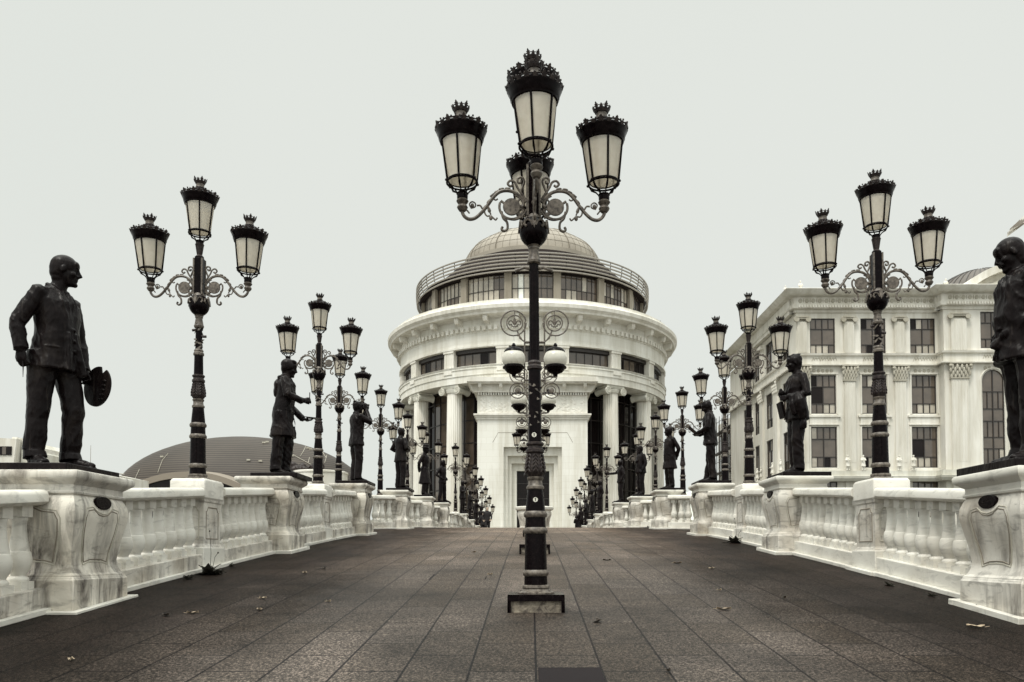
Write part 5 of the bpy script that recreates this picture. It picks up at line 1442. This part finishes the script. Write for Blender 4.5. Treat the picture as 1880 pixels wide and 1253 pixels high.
for i in range(110): u = xc + .1 + i * .32; yy = RD - .62 if u < xp else RD - PV - .62; dn.box(u, u + .16, yy - .1, yy + .1, rz_(568), rz_(563.5))
for i in range(88): dn.box(xc - .72, xc - .5, RD + .2 + i * .32, RD + .36 + i * .32, rz_(568), rz_(563.5))
RP('dentil_band', dn, M_wall)
orn = MB()
for i in range(46):
    u = xc + .4 + i * .75; yy = RD - .38 if u < xp else RD - PV - .38
    orn.lathe([(.26, -.05), (.22, .06)], 12, M=Matrix.Translation((u, yy, rz_(554.5))) @ Matrix.Rotation(PI / 2, 4, 'X')); orn.ball((u + .37, yy, rz_(554)), (.07, .06, .26), n=6, m=4)
for i in range(34):
    u = RD + .6 + i * .75; orn.lathe([(.26, -.05), (.22, .06)], 12, M=Matrix.Translation((xc - .38, u, rz_(554.5))) @ Matrix.Rotation(PI / 2, 4, 'Y'))
for cxp in (1510, 1604, 1696, 1812, 1910):
    u0 = rx(cxp); yy = (RD if cxp < 1722 else RD - PV) - .15
    for k in range(-4, 5): orn.tube([(u0 + k * .32, yy, rz_(662) + .15 * math.sin(k * 2)), (u0 + k * .32 + .15, yy - .03, rz_(661) + .22), (u0 + k * .32 + .3, yy, rz_(663))], .045, 4)
    for k in range(5): orn.ball((u0 - 1 + k * .5, yy + .12, rz_(681)), (.2, .06, .22), n=8, m=5)
RP('cornice_ornament', orn, M_orn, smooth=40)
for cxp in (1510.5, 1604, 1695, ):
    u = rx(cxp); b = MB().box(u - 1.9, u + 1.9, RD - .25, RD, rz_(766.5), rz_(763)).box(u - 1.65, u + 1.65, RD - .12, RD - .001, rz_(779), rz_(766.5)).box(u - 1.75, u + 1.75, RD - .2, RD - .001, rz_(781), rz_(779) - .003)
    b.box(u - 1.7, u + 1.7, RD - .14, RD - .002, rz_(687.5), rz_(685)).box(u - 1.62, u - 1.44, RD - .1, RD - .003, rz_(760), rz_(687.6)).box(u + 1.5, u + 1.68, RD - .1, RD - .003, rz_(760), rz_(687.6))
    b.box(u - 1.7, u - 1.5, RD - .1, RD - .004, rz_(860), rz_(783)).box(u + 1.5, u + 1.7, RD - .1, RD - .004, rz_(860), rz_(783)).box(u - 1.8, u + 1.8, RD - .3, RD - .001, rz_(865), rz_(861))
    RP('window_surround', b, M_wall)
# side facade
sw = []
def DS(px): return xc * F / (px - CX)
for (a, b) in ((1452, 1440), (1421, 1409), (1397, 1388), (1376, 1369)):
    ya, yb = max(DS(a), RD + 1.0), DS(b)
    if yb - ya < 2.0: yb = ya + 2.4
    for t_, bt in ((585, 650), (689, 760), (784, 859), (884, 950)): sw.append((ya, yb, rz_(bt), rz_(t_)))
smb = MB(); xs = sorted(set([RD + .502, YB] + [v for w_ in sw for v in w_[:2]]))
for a, b in zip(xs, xs[1:]):
    m_ = (a + b) / 2; z = ZG - .3
    for c, d in sorted([(w_[2], w_[3]) for w_ in sw if w_[0] < m_ < w_[1]]):
        smb.box(xc, xc + .5, a, b, z, c); z = d
    smb.box(xc, xc + .5, a, b, z, rz_(575))
RP('side_wall', smb, M_wall)
for a, b, c, d in sw: window(a, b, c, d, xc, sideways=True)
pys = sorted(set(w_[:2] for w_ in sw))
for (a, b), (c, d) in zip(pys, pys[1:]):
    m_ = (b + c) / 2
    pb_ = MB().box(xc - .3, xc - .001, m_ - .62, m_ + .62, ZG, rz_(700)).box(xc - .25, xc - .002, m_ - .57, m_ + .57, rz_(649.5), rz_(590)).box(xc - .5, xc, m_ - .8, m_ + .8, rz_(590) + .003, rz_(583))
    pb_.box(xc - .55, xc, m_ - .9, m_ + .9, rz_(675), rz_(672.6))
    for k in range(16): pb_.ball((xc - .35 - .05 * (k // 5), m_ + .75 * ((k % 5) - 2) / 2, rz_(697) + .35 * (k // 5)), (.14, .16, .22), n=6, m=4)
    RP('pilaster', pb_, M_wall, smooth=30)
RP('roof_slab', MB().box(xc + .2, xe - .2, RD - PV + .3, YB, rz_(541), rz_(539)), M_trim)
RP('parapet', MB().box(xc + 1.5, xe, RD + 1.5, RD + 1.8, rz_(539), rz_(533)), M_trim)
# pediment and dome
pdx = rx(1880)
def arcf(x, y0, y1, r0, r1, zc_, a0, a1, n=24):
    mb = MB(); vs = []; fs = []
    for i in range(n + 1):
        a = a0 + (a1 - a0) * i / n
        for r_, yy in ((r0, y0), (r1, y0), (r1, y1), (r0, y1)): vs.append((x + r_ * math.sin(a), yy, zc_ + r_ * math.cos(a)))
    for i in range(n):
        for k in range(4): fs.append((i * 4 + k, i * 4 + (k + 1) % 4, i * 4 + 4 + (k + 1) % 4, i * 4 + 4 + k))
    fs += [(0, 1, 2, 3), (n * 4 + 3, n * 4 + 2, n * 4 + 1, n * 4)]
    return mb.add(vs, fs)
zr = rz_(537)
RP('curved_pediment', arcf(pdx, RD - 1.6, RD + 3, 10.6, 11.4, zr - 8.2, -.75, .75), M_wall, smooth=30)
pp_ = [(pdx + 10.7 * math.sin(a), zr - 8.2 + 10.7 * math.cos(a)) for a in [-.72 + 1.44 * i / 16 for i in range(17)]] + [(pdx + 7.0, zr), (pdx - 7.0, zr)]
RP('pediment_field', MB().prism(pp_, -(RD + 2), -(RD - .6), Matrix.Rotation(PI / 2, 4, 'X')), M_wall)
RP('pediment_moulding', arcf(pdx, RD - 1.1, RD - .55, 9.3, 9.8, zr - 8.2, -.6, .6), M_trim, smooth=30)
M_dk = mat('dark_dome_sheet', (.075, .06, .048), .45)
dmm = MB().lathe([(8.0, -3)] + [(8.0 * math.cos(q_ * PI / 24), 8.0 * math.sin(q_ * PI / 24)) for q_ in range(12)] + [(.2, 8.0)], 48, (pdx + 1.5, RD + 11, zr - 1.6)); RP('dome', dmm, M_dk, smooth=40)
dmr = MB()
for i in range(48):
    a = 2 * PI * i / 48; dmr.tube([(pdx + 1.5 + 8.03 * math.cos(q_ * PI / 24) * math.cos(a), RD + 11 + 8.03 * math.cos(q_ * PI / 24) * math.sin(a), zr - 1.6 + 8.03 * math.sin(q_ * PI / 24)) for q_ in range(12)], .05, 4)
RP('dome_rib', dmr, M_frame)
# small statues on the roof and at the feet of the pilasters
A = man(R(-90), 1.0, BOOK, coat='frock', detail=False, hair='long', legs={'R': [(0, .09, .90), (.02, .1, .49), (-.01, .1, .09), .25], 'L': [(0, -.09, .90), (.03, -.1, .49), (0, -.1, .09), -.25]})
me_s = remesh(A.mb, .035, 'stone_statue', M_wall, .006, (0, 1.5), 2)
names_r = [('pale stone figure on the roof corner of the palace building', 1450, 538, .75, 1.6), ('pale stone figure on the palace roof, second from the corner', 1475, 538, .95, 1.0), ('pale stone figure on the palace roof beside the curved gable', 1743, 534, .9, .8)]
for lab, px, py, k, dy in names_r:
    o = obj('roof_statue', me_s, None, None, (rx(px), RD + dy - .3, rz_(py) - .05)); o.scale = (k,) * 3; tag(o, lab, 'stone statue', 'stone figures on the palace roof')
for i, px in enumerate((1549, 1577, 1642, 1668, 1734)):
    o = obj('facade_statue', me_s, None, None, (rx(px), RD - .75, rz_(865))); o.scale = (1.05, 1.05, .97); tag(o, 'pale stone figure on the palace ledge, %s from the left' % ORD[i], 'stone statue', 'stone figures on the palace ledge')
for i, y in enumerate((93.7, 97.0, 101.8, 103.5)):
    o = obj('facade_statue', me_s, None, None, (xc - .75, y, rz_(865))); o.scale = (1.05, 1.05, 1.0); o.rotation_euler = (0, 0, R(-90)); tag(o, 'pale stone figure on the side ledge of the palace, %s from the corner' % ORD[i], 'stone statue', 'stone figures on the palace ledge')
# flag
fp = thing('flag', 'light flag with darker diagonal stripes at the right edge above the palace roof', 'flag', (rx(1957), RD + 3, zr + 2))
obj('flag_pole', MB().lathe([(.08, 0), (.05, 9.5), (.09, 9.6), (.01, 9.75)], 10), M_steelpipe, fp)
def fcloth(sel):
    mb = MB(); vs = []; fs = []; nx, nz = 16, 12
    for th in (0, .02):
        for i in range(nx + 1):
            for j in range(nz + 1):
                u = i / nx; v = j / nz
                vs.append((-.06 - 4.3 * u, .5 * math.sin(u * 6 + v * 1.5) * u + th, 9.9 - v * 1.5 * (1 - .6 * u) - 3.3 * u ** 1.1 + .2 * math.sin(v * 7 + u * 3)))
    o_ = (nx + 1) * (nz + 1)
    for i in range(nx):
        for j in range(nz):
            if ((i + j) // 4) % 2 == sel:
                a = i * (nz + 1) + j
                fs += [(a, a + 1, a + nz + 2, a + nz + 1), (o_ + a, o_ + a + nz + 1, o_ + a + nz + 2, o_ + a + 1)]
    return mb.add(vs, fs)
cl = obj('flag_cloth', fcloth(0), mat('pale_cloth', (.62, .60, .55), .8), fp); obj('flag_stripe', fcloth(1), mat('grey_cloth', (.24, .21, .18), .8), cl)
# scaffolded building behind
sb = thing('scaffolded_building', 'unfinished building wrapped in scaffolding beyond the left side of the palace', 'building', (34, 128, ZG))
sx0 = X(1347, 126) - 34
obj('block', MB().box(sx0 + 1.2, 22, -7, 14, -.5, Z(752, 126) - ZG), M_wall, sb, smooth=0)
wf = MB()
for k in range(6):
    for j in range(5): wf.box(sx0 + 1.1, sx0 + 1.2, -6 + k * 3.4, -4 + k * 3.4, 1.5 + j * 4.4, 4.4 + j * 4.4)
obj('window', wf, M_pane_mid, sb, smooth=0)
sf = MB()
for k in range(12):
    for dx in (0, .9): sf.tube([(sx0 + dx, -8 + 2.0 * k, -.5), (sx0 + dx, -8 + 2.0 * k, Z(745, 126) - ZG)], .05, 4)
for k in range(7): sf.tube([(sx0 + k * .9, -8, -.5), (sx0 + k * .9, -8, Z(745, 126) - ZG)], .05, 4)
for j in range(14):
    z = 1 + j * 1.75; sf.tube([(sx0, -8.2, z), (sx0, 14, z)], .05, 4); sf.tube([(sx0 - .4, -8, z), (sx0 + 6, -8, z)], .05, 4)
    if j % 2 == 0: sf.box(sx0, sx0 + .95, -8.2, 14, z - .08, z)
for j in range(0, 12, 2): sf.tube([(sx0, -8 + (j % 5) * 4, 1 + j * 1.75), (sx0, -4 + (j % 5) * 4, 1 + (j + 2) * 1.75)], .04, 4)
obj('scaffolding', sf, M_frame, sb, smooth=0)
# ---------------- left: arena with shell roof ----------------
AD = 165.0
ar = thing('arena', 'arena with a wide ribbed dark shell roof beyond the left balustrade', 'arena', (0, AD, ZG))
def b_shell(t, p):
    wv = nod(t, 'ShaderNodeTexWave'); wv.wave_type = 'BANDS'; wv.bands_direction = 'Z'; wv.inputs['Scale'].default_value = .62; wv.inputs['Distortion'].default_value = .4
    t.links.new(pos(t), wv.inputs[0])
    c = ramp(t, wv.outputs['Fac'], [(.2, (.028, .022, .018)), (.55, (.072, .059, .048))])
    c = mix(t, c, ramp(t, noi(t, pos(t, (.05, .05, .05)), 1.5, 4), [(.3, g(.75)), (.7, g(1.2))]), 1.0, 'MULTIPLY')
    t.links.new(c, p.inputs['Base Color'])
M_shell = mat('ribbed_metal_roof', (.12, .1, .08), .6, .0, .3, b_shell)
def AX(px, d=0): return X(px, AD + d, 880)
def AZ(py, d=0): return Z(py, AD + d) - ZG
SD = 14
cxA, hwA = AX(450, SD), AX(682, SD) - AX(450, SD)
topA = AZ(804, SD); botA = AZ(925, SD)
def shell(cx, hw, hd, zt, zb1, y, pw=.55, n=40, m=16):
    mb = MB(); vs = []; fs = []
    for j in range(m + 1):
        q_ = j / m * PI / 2
        for i in range(n):
            a = 2 * PI * i / n
            vs.append((cx + hw * math.cos(q_) * math.cos(a), y + hd * math.cos(q_) * math.sin(a), zb1 + (zt - zb1) * math.sin(q_)))
    for j in range(m):
        for i in range(n): fs.append((j * n + i, j * n + (i + 1) % n, (j + 1) * n + (i + 1) % n, (j + 1) * n + i))
    fs.append(tuple(range(n - 1, -1, -1)))
    return mb.add(vs, fs)
obj('shell_roof', shell(cxA, hwA, 20, topA, botA, SD), M_shell, ar, smooth=60)
# front rim arch
rim = MB(); vs = []; fs = []
na = 30
for i in range(na + 1):
    q_ = i / na; px = 232 + (455 - 232) * q_; s_ = (px - 343) / 112
    py = 866 + 30 * abs(s_) ** 2.1
    for yy, dz in ((-9.5, 0), (-9.5, 1.25), (-4, 1.9), (-4, .2)): vs.append((AX(px, -9.5), yy, AZ(py, -9.5) + dz - 1.25))
for i in range(na):
    for k in range(4): fs.append((i * 4 + k, i * 4 + (k + 1) % 4, i * 4 + 4 + (k + 1) % 4, i * 4 + 4 + k))
fs += [(0, 1, 2, 3), (na * 4 + 3, na * 4 + 2, na * 4 + 1, na * 4)]
obj('rim_arch', rim.add(vs, fs), mat('rim_panels', (.24, .205, .165), .6), ar, smooth=0)
obj('dark_glazing', MB().prism([(AX(232 + 223 * i / 20, -9), AZ(866 + 30 * abs((232 + 223 * i / 20 - 343) / 112) ** 2.1, -9) - .8) for i in range(21)] + [(AX(455, -9), -1), (AX(232, -9), -1)], 9.0, 6.0, Matrix.Rotation(PI / 2, 4, 'X')), M_pane_dark, ar, smooth=0)
sm_ = MB()
def spt(px, py):
    """point on the shell seen at px,py"""
    d = 0
    for _ in range(12):
        x_, z_ = AX(px, d) - cxA, AZ(py, d)
        zz = (z_ - botA) / (topA - botA); k = 1 - (x_ / hwA) ** 2 - min(zz, 1) ** 2
        d = .5 * d + .5 * (SD - 20 * math.sqrt(max(k, 0)))
    return (x_ + cxA, d - .12, z_)
for pl in ([(308, 833), (298, 845), (290, 868)], [(256, 862), (246, 885)], [(522, 826), (550, 842), (580, 858), (592, 864)], [(562, 818), (556, 830), (551, 838)], [(538, 826), (536, 832)], [(568, 840), (566, 850)], [(592, 830), (598, 840)], [(600, 836), (596, 850)]):
    pts = []
    for a, b in zip(pl, pl[1:]): pts += [spt(a[0] + (b[0] - a[0]) * k / 4, a[1] + (b[1] - a[1]) * k / 4) for k in range(4)]
    pts.append(spt(*pl[-1])); sm_.tube(pts, .055, 4)
obj('roof_seam', sm_, M_orn, ar, smooth=0)
lt_ = MB()
for px, py in ((456, 846), (478, 848), (484, 814), (490, 813), (297, 840), (536, 838), (565, 824), (570, 826), (615, 872)): lt_.add(*(lambda m: (m.v, m.f))(MB().box(-.35, .35, -.1, .1, 0, .3, Matrix.Translation(spt(px, py)))))
obj('roof_hatch', lt_, M_orn, ar, smooth=0)
# drum with rocky sculpture between the lamps
dr_ = thing('drum_monument', 'round white drum monument carrying a dark rocky sculpture behind the left balustrade', 'monument', (X(590, 100), 100, ZG))
obj('drum', MB().lathe([(3.4, -.5), (3.4, Z(872, 100) - ZG), (3.5, Z(871, 100) - ZG), (3.5, Z(868, 100) - ZG), (3.3, Z(867, 100) - ZG)], 40), M_wall, dr_)
rk = MB()
for k in range(26):
    rk.ball((-3.6 + rnd.random() * 3.6, rnd.uniform(-1, 1), Z(868, 100) - ZG + rnd.random() * .9), (rnd.uniform(.3, .7), .5, rnd.uniform(.3, .7)), Matrix.Rotation(rnd.random() * 3, 4, 'Y'), 7, 5)
for k in range(8): rk.tube([(-1.2 + .1 * k, 0, Z(866, 100) - ZG), (-.2 + .12 * k, -.3, Z(851 + k, 100) - ZG)], [.22, .05], 5)
obj('rock_sculpture', remesh(rk, .12, 'rock', M_cast, .05, (0, 99), 1), None, dr_)
# far left white building
lb = thing('white_block', 'low white modern building with square windows at the left edge of the photo', 'building', (X(20, 110), 110, ZG))
BXX = X(20, 110)
def LX(px): return X(px, 110) - BXX
def LZ(py): return Z(py, 110) - ZG
obj('main_wall', MB().prism([(LX(-140), -1), (LX(28), -1), (LX(28), LZ(865)), (LX(34), LZ(806)), (LX(-140), LZ(798))], -14, 0, Matrix.Rotation(PI / 2, 4, 'X')), M_wall, lb, smooth=0)
obj('side_wing', MB().prism([(LX(34), -1), (LX(62), -1), (LX(62), LZ(829)), (LX(35), LZ(806))], -13, -1, Matrix.Rotation(PI / 2, 4, 'X')), M_trim, lb, smooth=0)
obj('roof_hut', MB().box(LX(44), LX(58), 3, 8, LZ(832), LZ(818)).box(LX(0), LX(8), 3, 5, LZ(812), LZ(797)), M_wall, lb, smooth=0)
for k, px in enumerate((-95, -75, -55, -35, -15, -9, 0, 9, 18)):
    f = obj('window', MB().box(LX(px), LX(px + 8), -.12, -.002, LZ(836), LZ(820)), M_frame, lb, smooth=0)
    obj('pane', MB().box(LX(px + .6), LX(px + 7.4), -.16, -.121, LZ(835), LZ(821)), M_pane_mid if k % 2 else M_pane_dark, f, smooth=0)
obj('eaves', MB().box(LX(-20), LX(32), -2.5, -.2, LZ(862), LZ(856)), M_frame, lb, smooth=0)
fl_ = thing('low_wing_building', 'low pale sloping wall between the painter statue and the arena roof', 'building', (X(210, 130), 130, ZG))
obj('wall', MB().prism([(-4.0, -1), (2.2, -1), (2.2, Z(876, 130) - ZG), (-1.2, Z(868, 130) - ZG), (-4.0, Z(866, 130) - ZG)], -8, 0, Matrix.Rotation(PI / 2, 4, 'X')), M_wall, fl_, smooth=0)
obj('roof_edge', MB().tube([(-4.0, -.3, Z(862, 130) - ZG), (2.2, -.3, Z(872, 130) - ZG)], .12, 5), M_steelpipe, fl_)
# mast behind the painter, hills
tag(obj('mast', MB().tube([(X(170, 120), 120, ZG), (X(170, 120), 120, Z(818, 120))], [.08, .03], 6), M_steelpipe), 'thin pale mast rising behind the legs of the painter statue', 'mast')
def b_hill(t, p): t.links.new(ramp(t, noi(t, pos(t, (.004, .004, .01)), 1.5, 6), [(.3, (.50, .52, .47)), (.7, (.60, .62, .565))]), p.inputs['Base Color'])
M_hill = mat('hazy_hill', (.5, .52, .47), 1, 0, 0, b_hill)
hm = MB(); vs = []; fs = []
nh = 90
for i in range(nh + 1):
    x = -2600 + 5200 * i / nh
    hgt = 190 + 45 * math.sin(i * .23 + 1) + 20 * noise.noise(Vector((i * .35, 0, 0)))
    hgt *= max(.25, min(1, (x + 900) / 1500)) if x < 600 else 1
    vs += [(x, 2100, -10), (x, 2300, hgt * .7), (x, 2600, hgt), (x, 3200, -10)]
for i in range(nh):
    for k in range(4): fs.append((i * 4 + k, i * 4 + (k + 1) % 4, i * 4 + 4 + (k + 1) % 4, i * 4 + 4 + k))
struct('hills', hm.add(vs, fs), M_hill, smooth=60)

# ---------------- small things on the deck ----------------
M_leaf = mat('dry_leaf', (.34, .27, .19), .8); M_leafd = mat('dark_leaf', (.05, .04, .032), .8)
def leaf(x, y, s, lab, m=M_leaf):
    b = MB(); n = 9; a0 = rnd.random() * 6; vs = []
    for i in range(n + 1):
        u = i / n; wv = s * .30 * math.sin(PI * min(1, u * 1.02)) * (1 + .35 * math.sin(u * 19)); c_ = s * (u - .5)
        for q_ in (-1, 0, 1): vs.append((c_, q_ * wv, .004 + .012 * abs(q_) * (1 + .5 * math.sin(u * 7 + q_)) + .02 * (u - .5) ** 2))
    fs = []
    for i in range(n):
        for k in range(2): fs.append((i * 3 + k, i * 3 + k + 1, i * 3 + k + 4, i * 3 + k + 3))
    b.add(vs, fs); b.tube([(s * .5, 0, .006), (s * .75, s * .05, .012)], .002, 4)
    o = obj('fallen_leaf', b, m, None, (x, y, deck(y) + .002), smooth=60); o.rotation_euler = (math.atan(.1), 0, a0)
    tag(o, lab, 'leaf', 'dry leaves lying on the deck')
def gp(px, py):
    """deck point under a place in the photograph (design-time lookup of where each leaf lies)"""
    k = (HY - py) / F; lo, hi = 1.5, 31.0
    for _ in range(50):
        m_ = (lo + hi) / 2
        if (deck(m_) - EYE) / m_ < k: lo = m_
        else: hi = m_
    return (px - CX) * lo / F, lo
LV = [(1328, 1120, .13, 'biggest curled dry leaf right of the front lamp'), (1788, 1152, .13, 'pair of curled leaves before the nearest right pedestal'), (356, 1127, .10, 'pale curled leaf before the nearest left pedestal'),
      (307, 1131, .10, 'dark flat leaf before the nearest left pedestal'), (560, 1053, .09, 'pale leaf near the left lamp pier'), (594, 1045, .12, 'dark leaf near the left lamp pier'), (484, 1100, .07, 'small leaf on the left half of the deck'),
      (478, 1121, .08, 'small bright leaf on the left half of the deck'), (604, 1106, .06, 'tiny leaf on a joint left of centre'), (1244, 1035, .12, 'small pale leaf far right of centre'), (1306, 1045, .12, 'leaf beside a joint right of centre'),
      (1439, 1099, .06, 'tiny pale leaf on a dark slab at right'), (1320, 1085, .05, 'tiny bright speck of leaf right of the lamp'), (1114, 1030, .12, 'thin dark leaf far behind the front lamp'), (870, 1015, .10, 'small leaf left of the second footing'),
      (1225, 1233, .05, 'dark crumb near the bottom edge'), (1096, 1142, .13, 'thin dark twig like leaf beside the front footing'), (135, 1213, .06, 'small pale leaf in the bottom left corner'), (900, 1056, .06, 'white scrap on the repaired joint')]
for px, py, s, lab in LV:
    x, y = gp(px, py); leaf(x, y, s, lab + ' on the deck' if len(lab.split()) < 8 else lab, M_leafd if 'dark' in lab else M_leaf)
M_weed = mat('weed_leaf', (.035, .032, .022), .7)
def weed(x, y, z, r_, n, lab, tall=0):
    t = thing('weed', lab, 'weed', (x, y, z), 0, 'weeds at the foot of the parapets')
    b = MB()
    for i in range(n):
        a = rnd.random() * 2 * PI; e = rnd.uniform(.1, 1.1); L_ = r_ * rnd.uniform(.5, 1.0); w_ = L_ * .22
        Mx = Matrix.Translation((rnd.uniform(-.3, .3) * r_ * 1.2, rnd.uniform(-.3, .3) * r_, 0)) @ Matrix.Rotation(a, 4, 'Z') @ Matrix.Rotation(-e, 4, 'Y')
        pts = []; m_ = 6
        for k in range(m_ + 1):
            u = k / m_; ww = w_ * math.sin(PI * min(.98, u + .08)) * (1 + .5 * (k % 2))
            dz = -.5 * L_ * u * u * .6
            pts += [(L_ * u, -ww, dz + .01), (L_ * u, 0, dz), (L_ * u, ww, dz + .01)]
        fs_ = []
        for k in range(m_):
            for q_ in range(2): fs_.append((k * 3 + q_, k * 3 + q_ + 1, k * 3 + q_ + 4, k * 3 + q_ + 3))
        b.add(pts, fs_, Mx)
    obj('foliage', b, M_weed, t, smooth=60)
    if tall:
        st = MB().tube([(0, 0, 0), (.01, .0, tall * .5), (-.02, .02, tall)], [.004, .003, .0015], 5)
        if tall > .3: st.tube([(0.02, 0, 0), (.06, 0, tall * .4), (.10, 0, tall * .5)], .003, 4); st.ball((-.02, .02, tall), .012, n=6, m=4); st.ball((.1, 0, tall * .5), .012, n=6, m=4)
        obj('stem', st, M_weed, t)
weed(-4.06, 10.0, deck(10.0), .20, 46, 'dark leafy weed with a tall stem at the foot of the first left lamp pier', .55)
weed(-4.13, 9.5, deck(9.5), .09, 18, 'small dark weed in the curb joint just before the first left lamp pier')
x_, y_ = gp(1355, 1000); weed(4.15, 16.0, deck(16.0), .22, 30, 'spindly weed with tall seed stems at the second right lamp pier', .5)
for px, py, s, lab in ((1632, 1076, .07, 'small weed in the curb below the right balustrade'), (1710, 1095, .05, 'tiny weed in the curb below the right balustrade'), (1800, 1120, .09, 'grass tuft at the foot of the nearest right pedestal'), (500, 1012, .10, 'dark clump on the curb beside the second left pedestal'), (420, 1040, .07, 'dark clump at the far edge of the first left lamp pier'), (1250, 970, .12, 'dark clump between balusters near the third right statue'), (1472, 1016, .07, 'tuft at the corner of the second right pedestal')):
    x, y = gp(px, py)
    if abs(x) > 4.2: x = math.copysign(4.18, x)
    weed(x, y, deck(y), s, 14, lab)
